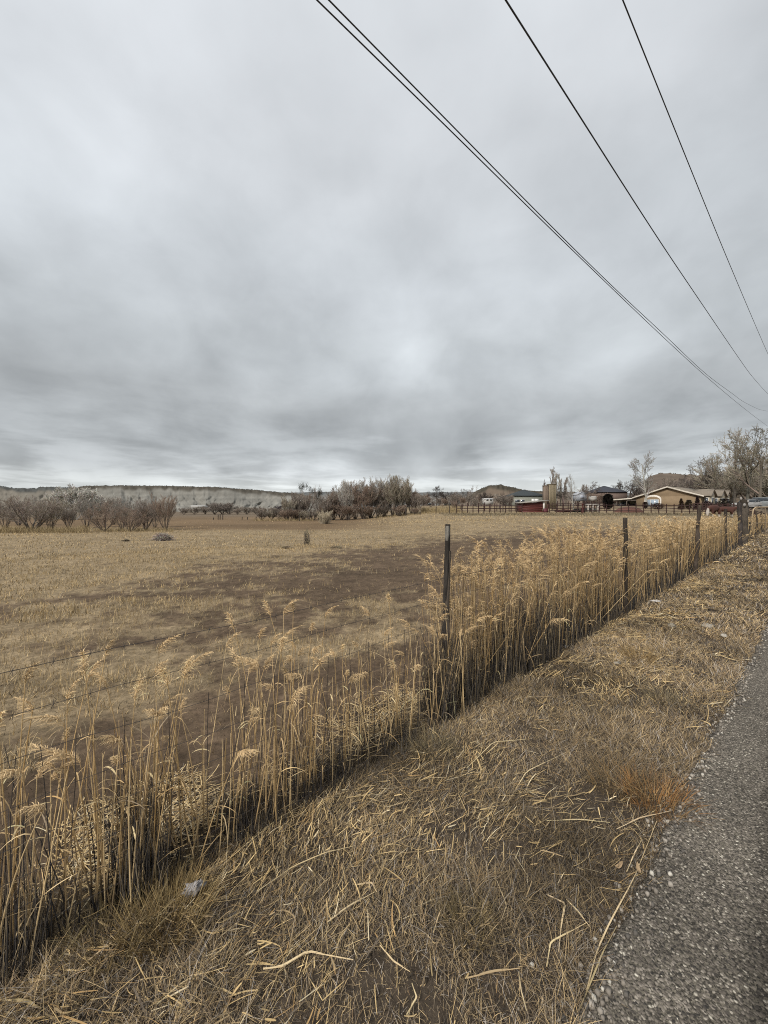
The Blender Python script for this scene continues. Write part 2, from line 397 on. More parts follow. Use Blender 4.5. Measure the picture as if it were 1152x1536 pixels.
    L.new(bp.outputs[0], b.inputs['Normal']); b.inputs['Roughness'].default_value = .9; b.inputs['Specular IOR Level'].default_value = .12
    return m
tag(link('road', npmesh('road', Vr.reshape(-1, 3), Fr, None, True), road_mat()), kind='structure')

# ------------------------------------------------------------------ hills and mesas
def mesa(name, Y0, prof_px, depth, cols, seed, gully=1.0, rim=True, steps=60, n=520, bands=0, soft=1.0):
    """prof_px: [(px, top_py)...] skyline of the ridge at distance Y0; real slopes with gullies and talus fans"""
    px = np.linspace(prof_px[0][0], prof_px[-1][0], n); top = np.interp(px, *zip(*prof_px))
    xs = (px - 576) / F * Y0
    zt = H + (768 - top) / F * Y0; zb = -6.0
    hgt = zt - zb; hm = hgt.max()
    endf = np.clip(np.minimum(np.arange(n), np.arange(n)[::-1]) / 26, 0, 1)
    t = np.linspace(0, 1, steps)
    V = np.zeros((steps + 3, n, 3)); C = np.zeros((steps + 3, n, 3))
    u = xs / hm * 1.5
    zr = zt + hm * .02 * (fbm(u * 5, u * 0, seed + 2) - .5) * 2
    for k, tt in enumerate(t):
        if rim: prof = tt * .62 if tt < .5 else (.31 + (tt - .5) * 1.06 if tt < .86 else .69 + (tt - .86) / .14 * .31)
        else: prof = 1 - (1 - tt) ** 1.5
        z = zb + (zr - zb) * prof
        wu = u + .22 * (fbm(u * 1.3, u * 0 + tt * .8, seed + 9, 3) - .5) * (1 - tt)
        fine = np.abs(vn(wu * 3.6, u * 0 + .2, seed) - .5) * 2; coarse = np.abs(vn(wu * 1.3 + 5, u * 0 + .7, seed + 1) - .5) * 2; vfine = vn(wu * 9, u * 0 + tt * 2, seed + 3)
        g = coarse * .6 + fine * (.25 + .5 * tt) + .2 * vfine - .2
        w1 = u * .62 + 1.1 * vn(u * .45, u * 0 + 2, seed + 20); w2 = u * 1.7 + .9 * vn(u * .9, u * 0 + 4, seed + 21)
        tri1 = 1 - np.abs(2 * (w1 % 1) - 1); tri2 = 1 - np.abs(2 * (w2 % 1) - 1)
        sp1 = np.clip((1 - tt) * 1.2 - (1 - tri1), 0, 1); sp2 = np.clip((1 - tt) * 1.3 - (1 - tri2), 0, 1)
        cone = 1.3 * sp1 + .5 * sp2
        diag = fbm(u * 1.5 + 1.6 * tt, u * 0 + tt * 1.4, seed + 30, 4) - .5; diag2 = fbm(u * 1.7 - 1.9 * tt, u * 0 + tt * 1.6 + 4, seed + 31, 4) - .5; rk = fbm(u * 4, u * 0 + tt * 7, seed + 32, 3) - .5
        y = Y0 - depth * (1 - tt) * (.25 + .75 * endf) - gully * depth * .10 * cone + gully * depth * (.5 * np.maximum(diag, diag2) + .18 * rk) * math.sin(math.pi * min(1, .15 + .85 * tt))
        V[k] = np.stack([xs * y / Y0, y, z], -1)
        lay = fbm(u * .5, z / hm * 14, seed + 4, 3)
        cc = np.array(cols[0]) * (.80 + .40 * lay[:, None]) * (.97 + .06 * ss(.0, .35, sp1))[:, None] * (1 + .4 * np.maximum(diag, diag2) + .3 * rk)[:, None] * (.93 + .14 * vn(wu * 3, u * 0 + tt, seed + 12)[:, None])
        if tt < .62: kk = np.asarray(ss(.12, .5, tt + .5 * diag))[:, None]; cc = np.array(cols[2]) * (1 - kk) * (.7 + .6 * fbm(u * 2, u * 0 + tt * 8, seed + 5)[:, None]) + cc * kk
        if rim and tt > .91: kk = ss(.91, .97, tt + .06 * (vn(u * 4, u * 0, seed + 7) - .5)); kk = np.asarray(kk)[..., None] * np.ones((n, 1)); cc = cc * (1 - kk) + kk * np.array(cols[1]) * (.5 + 1.0 * fbm(u * 9, np.full_like(u, tt * 30), seed + 6, 2)[:, None])
        C[k] = cc
    for q, (dy, dz) in enumerate([(depth * .5, 0), (depth * 2, -hm * .05), (depth * 2.6, -hm * .9)]):
        V[steps + q] = np.stack([xs * (Y0 + dy) / Y0, Y0 + dy + 0 * xs, zr + dz], -1); C[steps + q] = cols[1]
    m_, n_ = V.shape[:2]; idx = np.arange(m_ * n_).reshape(m_, n_)
    Fq = np.stack([idx[:-1, :-1], idx[:-1, 1:], idx[1:, 1:], idx[1:, :-1]], -1).reshape(-1, 4)
    o = link(name, npmesh(name, V.reshape(-1, 3), Fq, C.reshape(-1, 3), True), M_hill); tag(o, kind='structure')
    return xs, np.full(n, Y0), zr
GREYS = [(.185, .178, .158), (.075, .068, .056), (.16, .14, .105)]
mx1 = mesa('mesa', 900, [(60, 752), (85, 741), (112, 731), (135, 728.5), (200, 728), (260, 729), (330, 731), (385, 735), (440, 740), (475, 746), (500, 757), (520, 766)], 120, GREYS, 3)
mx2 = mesa('mesa', 1400, [(-420, 750), (-260, 735), (-120, 724), (-40, 724), (0, 728), (18, 732), (55, 732.5), (58, 730), (110, 731), (150, 733), (190, 745), (215, 766)], 200, [(.17, .155, .13), (.07, .072, .068), (.22, .145, .10)], 13, gully=.8)
mesa('far_ridge', 2800, [(150, 766), (300, 745), (420, 739), (520, 737), (620, 738.5), (720, 738), (800, 737.5), (860, 738), (930, 739), (1000, 742), (1100, 755), (1150, 766)], 300, [(.17, .165, .155), (.11, .115, .115), (.16, .14, .11)], 23, gully=.5, n=300)
mx4 = mesa('butte', 700, [(670, 766), (690, 752), (708, 741), (722, 732), (735, 728), (750, 727), (765, 730), (785, 735), (820, 737.5), (870, 738), (910, 745), (930, 760), (945, 766)], 90, [(.15, .118, .09), (.07, .062, .048), (.14, .115, .085)], 33, gully=.6)
mx5 = mesa('hill', 420, [(915, 764), (940, 748), (960, 728), (975, 714), (990, 709), (1020, 711), (1060, 714), (1100, 713), (1140, 705), (1200, 698), (1300, 700), (1420, 716), (1500, 740), (1540, 766)], 130, [(.115, .09, .07), (.07, .06, .045), (.12, .09, .065)], 43, gully=.5, rim=False)
# junipers dotting the rims: far too many to count
mb = MB()
for (xs, yb, zr), nj, sz in ((mx1, 230, 2.1), (mx2, 200, 3.2), (mx4, 80, 1.5), (mx5, 120, 1.5)):
    i = rng.integers(0, len(xs), nj); t = rng.random(nj)
    k = (3 + 9 * rng.random(nj)) * sz / 4
    cx = xs[i] + rng.normal(0, 2, nj); cy = yb[i] + k - 2; cz = zr[i] - .2 * sz
    q = 7
    for m_ in range(q):
        d = rng.normal(0, 1, (nj, 3)) * sz * .32; d[:, 2] *= .6
        c0 = np.stack([cx, cy, cz], -1) + d + [0, 0, sz * .25]
        az = rng.random(nj) * 6.28; sd = horiz(az)
        mb.ribbons(np.stack([c0 - [0, 0, sz * .35], c0, c0 + [0, 0, sz * .3]], 1), np.stack([np.full(nj, sz * .3), np.full(nj, sz * .5), np.full(nj, sz * .1)], 1), sd, jit((.045, .048, .035), nj, .3))
tag(mb.build('juniper_scrub', M_dry), 'dark juniper scrub dotting the mesa rims on the skyline', 'scrub', kind='stuff')

# ------------------------------------------------------------------ field grass (stuff)
def blades(mb, x, y, h, lean, w, cols, K=3, az=None, z=None):
    n = len(x); az = rng.random(n) * 6.283 if az is None else az
    z = ground(x, y) - .004 if z is None else z
    d = horiz(az); t = np.linspace(0, 1, K)[None, :, None]
    P = np.stack([x, y, z], -1)[:, None] + t * (h * np.cos(lean))[:, None, None] * np.array([0, 0, 1.]) + (t ** 1.6) * (h * np.sin(lean))[:, None, None] * d[:, None]
    wf = np.linspace(1, .25, K)[None] * w[:, None]
    s2 = rng.random(n) * 6.283
    mb.ribbons(P, wf, horiz(s2), cols)
def sector(n, r0, r1, a0=-48, a1=48, p=2):
    r = (r0 ** p + rng.random(n) * (r1 ** p - r0 ** p)) ** (1 / p); a = np.radians(a0 + (a1 - a0) * rng.random(n))
    return r * np.sin(a), r * np.cos(a)
mb = MB()
TANS = [(.46, .335, .165), (.58, .44, .24), (.33, .24, .125), (.15, .118, .077), (.35, .29, .19)]
for n, r0, r1, h0, w0 in ((90000, 2.2, 9, .06, .005), (110000, 8, 20, .065, .010), (60000, 18, 42, .07, .022), (30000, 38, 62, .09, .04)):
    x, y = sector(n, r0, r1, p=1.4); s, o = so(x, y)
    cl = .5 * fbm(x * 1.6, y * 1.6, 50, 3) + .5 * fbm(x * 5.5, y * 5.5, 52, 2)
    kb_ = ss(30, 34, y + x * .2 + 5 * (fbm(x * .12, y * .12, 41) - .5)) * (1 - ss(-6, 4, x))
    keep = (o > 2.25) & (rng.random(n) > dirt_mask(x, y) * .95) & (rng.random(n) < .12 + 2.6 * (cl - .33)) & (rng.random(n) > kb_ * .93)
    x, y, cl = x[keep], y[keep], cl[keep]; m_ = len(x)
    h = h0 * (.5 + 1.0 * rng.random(m_)) * (.35 + 1.6 * cl)
    cc = pick(TANS, [3, 2, 3, 2, 2], m_) * (.5 + .6 * fbm(x * .35, y * .35, 51) + .4 * fbm(x * .25, y * 2.2, 53))[:, None] * (1 + .1 * rng.standard_normal((m_, 1)))
    blades(mb, x, y, h, rng.random(m_) * 1.1, w0 * (.6 + .8 * rng.random(m_)), cc)
for n, r0, r1, w0 in ((26000, 2.4, 8, .0045), (24000, 7, 24, .011), (12000, 22, 45, .03)):
    x, y = sector(n, r0, r1, p=1.3); s, o = so(x, y); k = (o > 2.2) & (rng.random(n) < .25 + 1.2 * (fbm(x * .9, y * 2.4, 57, 3) - .35)); x, y = x[k], y[k]; m_ = len(x)
    blades(mb, x, y, .03 * (.4 + rng.random(m_)), .5 + rng.random(m_), w0 * (.6 + .8 * rng.random(m_)), pick([(.32, .245, .135), (.22, .165, .10), (.07, .052, .036), (.05, .04, .03)], [2, 2, 3, 2], m_))
tag(mb.build('field_grass', M_dry), 'short dead tan grass covering the open field', 'grass', kind='stuff')

# ------------------------------------------------------------------ verge grass and litter (stuff)
mb = MB()
GR = [(.47, .345, .185), (.275, .205, .12), (.115, .09, .067), (.030, .027, .024), (.225, .18, .125), (.39, .35, .305), (.27, .18, .10)]
for n, s0, s1, h0, w0 in ((380000, -1.2, 3.4, .05, .0027), (150000, 3, 7, .055, .0045), (70000, 6.5, 16, .065, .011), (26000, 15, 55, .075, .03)):
    s = s0 + (s1 - s0) * rng.random(n) ** 1.2; o = .3 + 2.0 * rng.random(n)
    x, y = so2xy(s, o)
    cl = fbm(x * 3.2, y * 3.2, 60, 3); big = fbm(x * 1.1, y * 1.1, 61, 3)
    keep = (o > edge_o(s) - .015 - .03 * rng.random(n)) & (o < 2.25) & (rng.random(n) < .5 + 1.5 * (cl - .25))
    x, y, cl, big, o = x[keep], y[keep], cl[keep], big[keep], o[keep]; m_ = len(x)
    h = h0 * (.3 + 1.3 * rng.random(m_) ** 1.5) * (.25 + 1.9 * np.clip(cl - .15, 0, 1))
    cc = pick(GR, [3, 3, 3.2, 2.6, 2, 1.3, .6], m_) * np.clip(.05 + 1.85 * big, .4, 1.6)[:, None]
    blades(mb, x, y, h * 1.25, .45 + rng.random(m_) * 1.2, w0 * (.5 + .8 * rng.random(m_)), cc, K=4)
tag(mb.build('verge_grass', M_dry), 'mown greyish brown grass stubble on the road verge', 'grass', kind='stuff')

def straw_pts(x, y, L, az, K=5, lift=None, curl=None, z=None):
    n = len(x); t = np.linspace(-.5, .5, K)[None]
    curl = rng.normal(0, .55, n) * (rng.random(n) < .3) + rng.normal(0, .10, n) if curl is None else curl
    a = az[:, None] + curl[:, None] * t * 2
    px_ = x[:, None] + np.cumsum(np.cos(a), 1) * (L / K)[:, None]; py_ = y[:, None] + np.cumsum(np.sin(a), 1) * (L / K)[:, None]
    lift = (.008 + .03 * rng.random(n)) if lift is None else lift
    tilt = rng.normal(0, .12, n) * L
    pzv = ground(px_, py_) + lift[:, None] + tilt[:, None] * t + .02 * np.sin(rng.random(n) * 6)[:, None] * t
    return np.stack([px_, py_, np.maximum(pzv, ground(px_, py_) + .003)], -1)
mb = MB()
ST = [(.60, .445, .225), (.48, .345, .165), (.32, .235, .13), (.36, .23, .10), (.62, .52, .34), (.14, .112, .082)]
for n, s0, s1, w0, L0 in ((17000, -1.0, 3.2, .0029, .12), (18000, 2.8, 7, .0043, .17), (11000, 6, 16, .009, .24), (2600, 14, 40, .02, .3)):
    s = s0 + (s1 - s0) * rng.random(n) ** 1.15
    u = rng.random(n); o = np.where(rng.random(n) < .62, 1.8 - .8 * u ** 1.5, .42 + 1.5 * u)
    x, y = so2xy(s, o); m_ = len(x)
    k = (o > edge_o(s) + .015) & (rng.random(n) < np.clip(.05 + 3.4 * (fbm(x * 1.5, y * 1.5, 66, 3) - .36), .05, 1)); x, y, s = x[k], y[k], s[k]; m_ = len(x)
    az = math.atan2(RD[1], RD[0]) + 2.6 * (fbm(x * 2.2, y * 2.2, 67, 2) - .5) + rng.normal(0, .5, m_)
    L = L0 * (.25 + 1.1 * rng.random(m_) ** 1.6)
    P = straw_pts(x, y, L, az)
    sd = np.stack([-np.sin(az), np.cos(az), rng.normal(0, .5, m_)], -1); sd /= np.linalg.norm(sd, axis=1, keepdims=True)
    mb.ribbons(P, (w0 * (.45 + 1.5 * rng.random(m_) ** 4))[:, None] * np.array([.7, 1, 1, .9, .5])[None], sd, pick(ST, [3, 3, 3, 1.6, 1, 2], m_) * (1 + .15 * rng.standard_normal((m_, 1))))
# straw heaped on the far side of the fence
for n, s0, s1, o0, o1 in ((900, .1, .75, 2.05, 2.6), (700, 1.6, 2.6, 2.0, 2.5), (500, -.4, 2.6, 1.9, 2.3)):
    s = s0 + (s1 - s0) * rng.random(n); o = o0 + (o1 - o0) * rng.random(n); x, y = so2xy(s, o); az = rng.random(n) * 3.14
    P = straw_pts(x, y, .05 + .14 * rng.random(n), az, lift=.01 + .05 * rng.random(n))
    mb.ribbons(P, .004, np.stack([-np.sin(az), np.cos(az), 0 * az], -1), pick(ST, [3, 3, 3, 1, 1, 2], n))
tag(mb.build('straw_litter', M_dry), 'broken tan reed straw strewn over the verge', 'straw', kind='stuff')

mb = MB()
n = 2600; s = -1.2 + 9 * rng.random(n) ** 1.3; o = edge_o(s) + rng.normal(-.01, .045, n); x, y = so2xy(s, o); sz = .0035 + .006 * rng.random(n) ** 2
cube = np.array([[-1, -1, -.7], [1, -1, -.7], [1, 1, -.7], [-1, 1, -.7], [-.7, -.6, .8], [.6, -.7, .7], [.7, .6, .8], [-.6, .7, .7]])
V = cube[None] * sz[:, None, None] * (.7 + .6 * rng.random((n, 8, 3))); a = rng.random(n) * 6.28; ca, sa = np.cos(a)[:, None], np.sin(a)[:, None]
V = np.stack([V[..., 0] * ca - V[..., 1] * sa, V[..., 0] * sa + V[..., 1] * ca, V[..., 2]], -1) + np.stack([x, y, np.maximum(ground(x, y), np.where(o < edge_o(s) - .02, .018, -1)) + sz * .5], -1)[:, None]
fq = np.array([[0, 3, 2, 1], [4, 5, 6, 7], [0, 1, 5, 4], [1, 2, 6, 5], [2, 3, 7, 6], [3, 0, 4, 7]])
mb.add(V.reshape(-1, 3), (fq[None] + 8 * np.arange(n)[:, None, None]).reshape(-1, 4), np.repeat(pick([(.2, .175, .145), (.32, .285, .24), (.1, .09, .078), (.46, .43, .37)], [3, 2, 3, 1], n), 8, 0))
tag(mb.build('loose_gravel', M_stone), 'loose gravel chips crumbling off the asphalt edge', 'gravel', kind='stuff')

# bigger fallen stalks that can be told apart
def fallen(pxs, wid, col, label, group=None):
    P = np.array([gp(*p) for p in pxs]); t = np.linspace(0, len(P) - 1, 14)
    Q = np.stack([np.interp(t, range(len(P)), P[:, k]) for k in range(3)], -1)
    Q[:, 2] = np.maximum(Q[:, 2], ground(Q[:, 0], Q[:, 1])) + .028
    m = MB(); wid = wid * .62; m.tubes(Q[None], np.linspace(wid, wid * .6, 14)[None] / 2, jit(col, 1, .08), n=4, cap=True)
    # a torn sheath lying along the stalk
    d = Q[9] - Q[4]; d /= np.linalg.norm(d) + 1e-9; sd = np.cross(d, [0, 0, 1.])
    m.ribbons((Q[3:11] + [0, 0, wid * .6])[None], (wid * np.array([.3, .8, 1.0, 1.0, 1.0, .9, .6, .2]))[None], sd[None], jit(np.array(col) * 1.1, 1, .08))
    return tag(m.build('fallen_reed', M_dry), label, 'dry stalk', group)
STR = (.56, .44, .26)
G1 = 'loose fallen reed stalks on the verge'
fallen([(490, 1395), (525, 1370), (562, 1348)], .009, STR, 'thick short straw stalk lying in the middle of the verge', G1)
fallen([(532, 1338), (558, 1335), (565, 1349)], .010, STR, 'bent flat straw piece hooked over the thick stalk mid verge', G1)
fallen([(395, 1466), (425, 1462), (462, 1440), (530, 1452)], .011, STR, 'long crooked pale straw with a kink, near the bottom of the verge', G1)
fallen([(820, 1352), (848, 1366), (842, 1400), (838, 1440)], .010, STR, 'kinked reed leaf folded down near the road edge', G1)
fallen([(850, 1360), (868, 1380), (886, 1403)], .008, STR, 'short straight straw slanting towards the road edge', G1)
fallen([(385, 1348), (440, 1310), (490, 1288), (532, 1278)], .007, STR, 'long thin arched stalk crossing the verge centre', G1)
fallen([(325, 1315), (370, 1275), (420, 1235), (452, 1216)], .008, STR, 'long straight stalk slanting out of the reed clump', G1)
fallen([(880, 1500), (895, 1440), (915, 1395), (950, 1330), (985, 1240)], .008, STR, 'long straw running along the ragged asphalt edge', G1)
fallen([(868, 1530), (885, 1490), (905, 1440), (925, 1400)], .008, (.34, .26, .14), 'dark tan straw lying close along the asphalt edge at the bottom', G1)
fallen([(940, 1318), (952, 1290), (962, 1270)], .007, STR, 'pale stalk standing askew against the asphalt edge', G1)
fallen([(700, 1480), (740, 1470), (780, 1465)], .009, (.40, .30, .17), 'broad pale straw blade lying low in the grass toward the road', G1)
fallen([(745, 1330), (760, 1370), (752, 1392)], .007, STR, 'thin upright straw leaning in the grass mid verge', G1)
fallen([(820, 1462), (826, 1425), (880, 1395)], .008, STR, 'straw bent at a right angle near the asphalt', G1)
fallen([(570, 1430), (590, 1455), (615, 1470)], .007, STR, 'short straw beside the long crooked one', G1)
fallen([(0, 1512), (40, 1516), (62, 1526)], .012, (.40, .30, .16), 'broad straw blade in the bottom left corner', G1)
fallen([(80, 1500), (150, 1440), (205, 1400)], .009, STR, 'long straw slanting up from the bottom left', G1)
fallen([(60, 1480), (100, 1440), (130, 1400), (150, 1385)], .013, (.36, .28, .14), 'broad folded reed blade at the lower left', G1)
fallen([(235, 1520), (270, 1490), (305, 1470)], .007, STR, 'thin straw crossing the grass left of the verge centre', G1)
fallen([(650, 1410), (658, 1385), (668, 1365)], .006, STR, 'small upright straw right of the thick stalk', G1)
fallen([(760, 1215), (790, 1165), (850, 1135)], .007, STR, 'long straw halfway up the verge toward the road', G1)
fallen([(820, 1240), (870, 1238), (915, 1242)], .007, STR, 'level straw left of the rusty grass tuft', G1)
fallen([(925, 1252), (960, 1235), (1005, 1225)], .007, STR, 'straw slanting under the rusty grass tuft', G1)
fallen([(700, 1160), (740, 1120), (790, 1115)], .008, STR, 'pale straw lying below the dense reeds', G1)
fallen([(560, 1330), (600, 1290), (640, 1285)], .006, (.3, .23, .13), 'brownish straw above the thick stalk mid verge', G1)
fallen([(790, 1530), (782, 1500), (778, 1470)], .006, STR, 'thin straw pointing up at the bottom of the verge', G1)
fallen([(610, 1536), (625, 1510), (618, 1488)], .008, STR, 'tan blade tip rising from the bottom edge', G1)
# dead leaves
for (px, py, a, lab) in ((928, 1312, .3, 'light tan dead leaf beside the asphalt edge'), (958, 1318, 1.2, 'reddish tan dead leaf right at the asphalt edge')):
    p = gp(px, py); m = MB(); t = np.linspace(-1, 1, 9)
    w_ = .016 * np.sqrt(np.clip(1 - t ** 2, 0.02, 1)); ax = np.array([math.cos(a), math.sin(a), .25]); sd = np.array([-math.sin(a), math.cos(a), .3])
    L = (p + [0, 0, .035])[None] + t[:, None] * .022 * ax + (t ** 2)[:, None] * np.array([0, 0, .012])
    m.ribbons(np.stack([L + sd * w_[:, None] * .25 - [0, 0, 0], ]), w_[None] * .5, sd[None], (.30, .21, .12)); m.ribbons(np.stack([L - sd * w_[:, None] * .25]), w_[None] * .5, (sd + [0, 0, -.5])[None], (.34, .24, .14))
    tag(m.build('dead_leaf', M_dry), lab, 'leaf')
# stones and pale scraps
def stone(px, py, size, col, label, name='stone', cat='stone', flat=.55):
    p = gp(px, py); bm_u = 10; bm_v = 7
    th = np.linspace(0, 2 * math.pi, bm_u, endpoint=False); ph = np.linspace(.12, math.pi - .12, bm_v)
    T, Pp = np.meshgrid(th, ph); rr = 1 + .75 * (vn(np.cos(T) * 2.3 + 9 + px, np.sin(T) * 2.3 + Pp * 2.6, 5) - .5) * 2
    V = np.stack([np.cos(T) * np.sin(Pp) * rr, np.sin(T) * np.sin(Pp) * rr * .7, np.cos(Pp) * rr * flat], -1) * size
    idx = np.arange(bm_u * bm_v).reshape(bm_v, bm_u)
    Fq = np.stack([idx[:-1], np.roll(idx[:-1], -1, 1), np.roll(idx[1:], -1, 1), idx[1:]], -1).reshape(-1, 4)
    m = MB(); m.add(V.reshape(-1, 3) + p + [0, 0, size * flat * .6 + .02], Fq, col)
    for e in (0, -1): m.add(V[e] + p + [0, 0, size * flat * .6 + .02], [[0, 1, 2, 3], [0, 3, 4, 9], [4, 5, 8, 9], [5, 6, 7, 8]], col)
    return tag(m.build(name, M_stone, smooth=True), label, cat)
stone(1063, 943, .085, (.30, .27, .22), 'pale flat stone on the verge near the asphalt, largest of the pale stones', flat=.3)
stone(1007, 943, .05, (.25, .22, .17), 'small rounded tan stone left of the pale flat stone')
stone(982, 904, .08, (.5, .48, .46), 'small white scrap of paper at the foot of the reeds', 'paper_scrap', 'litter', .2)
stone(848, 973, .035, (.6, .58, .56), 'tiny white scrap in the dark reed base', 'paper_scrap', 'litter', .3)
stone(1085, 958, .04, (.38, .35, .3), 'small grey stone by the far asphalt edge')
stone(925, 1000, .03, (.28, .25, .2), 'small pale stone in the straw halfway along the verge')
# crumpled pale plastic scrap with a dark fold
p = gp(290, 1352); root = thing('plastic_scrap', p, 'crumpled whitish plastic scrap caught in the grass below the reed clump', 'litter')
for nm, c0, sz, col in (('bag', (.0, 0, .05), .030, (.30, .285, .28)), ('dark_fold', (-.014, -.012, .02), .02, (.035, .032, .035))):
    m = MB(); th = np.linspace(0, 2 * math.pi, 16, endpoint=False); ph = np.linspace(.1, math.pi - .1, 11); T, Pp = np.meshgrid(th, ph)
    rr = 1 + 2.2 * (fbm(np.cos(T) * 3.4 + 4, np.sin(T) * 3.4 + Pp * 3.5, 91, 4) - .5)
    Vv = np.stack([np.cos(T) * np.sin(Pp) * rr * 1.15, np.sin(T) * np.sin(Pp) * rr * .6, np.cos(Pp) * rr * .85], -1) * sz
    Vv[..., 0] += Vv[..., 2] * .7
    idx = np.arange(176).reshape(11, 16); m.add(Vv.reshape(-1, 3) + c0, np.stack([idx[:-1], np.roll(idx[:-1], -1, 1), np.roll(idx[1:], -1, 1), idx[1:]], -1).reshape(-1, 4), col)
    m.build(nm, M_paint, root)

# grass tufts on the verge that stand out
def tuft(px, py, n, h, spread, cols, label, w=.004, lean=1.0):
    p = gp(px, py); m = MB()
    a = rng.random(n) * 6.283; r = spread * .45 * np.sqrt(rng.random(n))
    x = p[0] + np.cos(a) * r; y = p[1] + np.sin(a) * r
    az = a + rng.normal(0, .5, n)
    blades(m, x, y, h * (.5 + .7 * rng.random(n)), (.25 + lean * rng.random(n)), w * (.6 + .7 * rng.random(n)), pick(cols, [1] * len(cols), n) * (1 + .2 * rng.standard_normal((n, 1))), K=5, az=az)
    return tag(m.build('grass_tuft', M_dry), label, 'grass tuft')
RUST = [(.30, .155, .055), (.21, .115, .048), (.34, .22, .10), (.12, .078, .045), (.26, .13, .045)]
tuft(985, 1205, 520, .14, .34, RUST, 'rusty orange grass tuft spilling over the asphalt edge', .004, 1.15)
tuft(930, 1180, 380, .15, .34, [(.22, .14, .06), (.15, .11, .06), (.11, .085, .05)], 'dull brown grass tuft behind the rusty orange tuft', .004, 1.1)
tuft(955, 990, 380, .15, .36, [(.27, .18, .075), (.2, .14, .07)], 'low yellow brown tuft halfway up the verge', .005)
tuft(250, 1385, 800, .13, .34, [(.24, .165, .07), (.17, .12, .055), (.29, .215, .10)], 'yellow brown grass tuft under the whitish plastic scrap', .0032, .5)
tuft(170, 1410, 500, .12, .34, [(.24, .175, .08), (.16, .12, .06), (.29, .225, .115)], 'upright tan grass tuft near the lower left reeds', .0032, .6)
tuft(700, 1390, 420, .09, .22, [(.17, .13, .06), (.10, .08, .045), (.24, .18, .09)], 'low dark tuft in the middle of the verge', .003, .7)
tuft(995, 1055, 260, .13, .32, [(.19, .15, .085), (.13, .105, .065)], 'greyish grass tuft close to the asphalt, below the yellow brown tuft', .005)
tuft(650, 1130, 420, .14, .3, [(.24, .19, .105), (.15, .12, .07), (.08, .07, .05)], 'scruffy tuft just below the nearest fence post', .004)

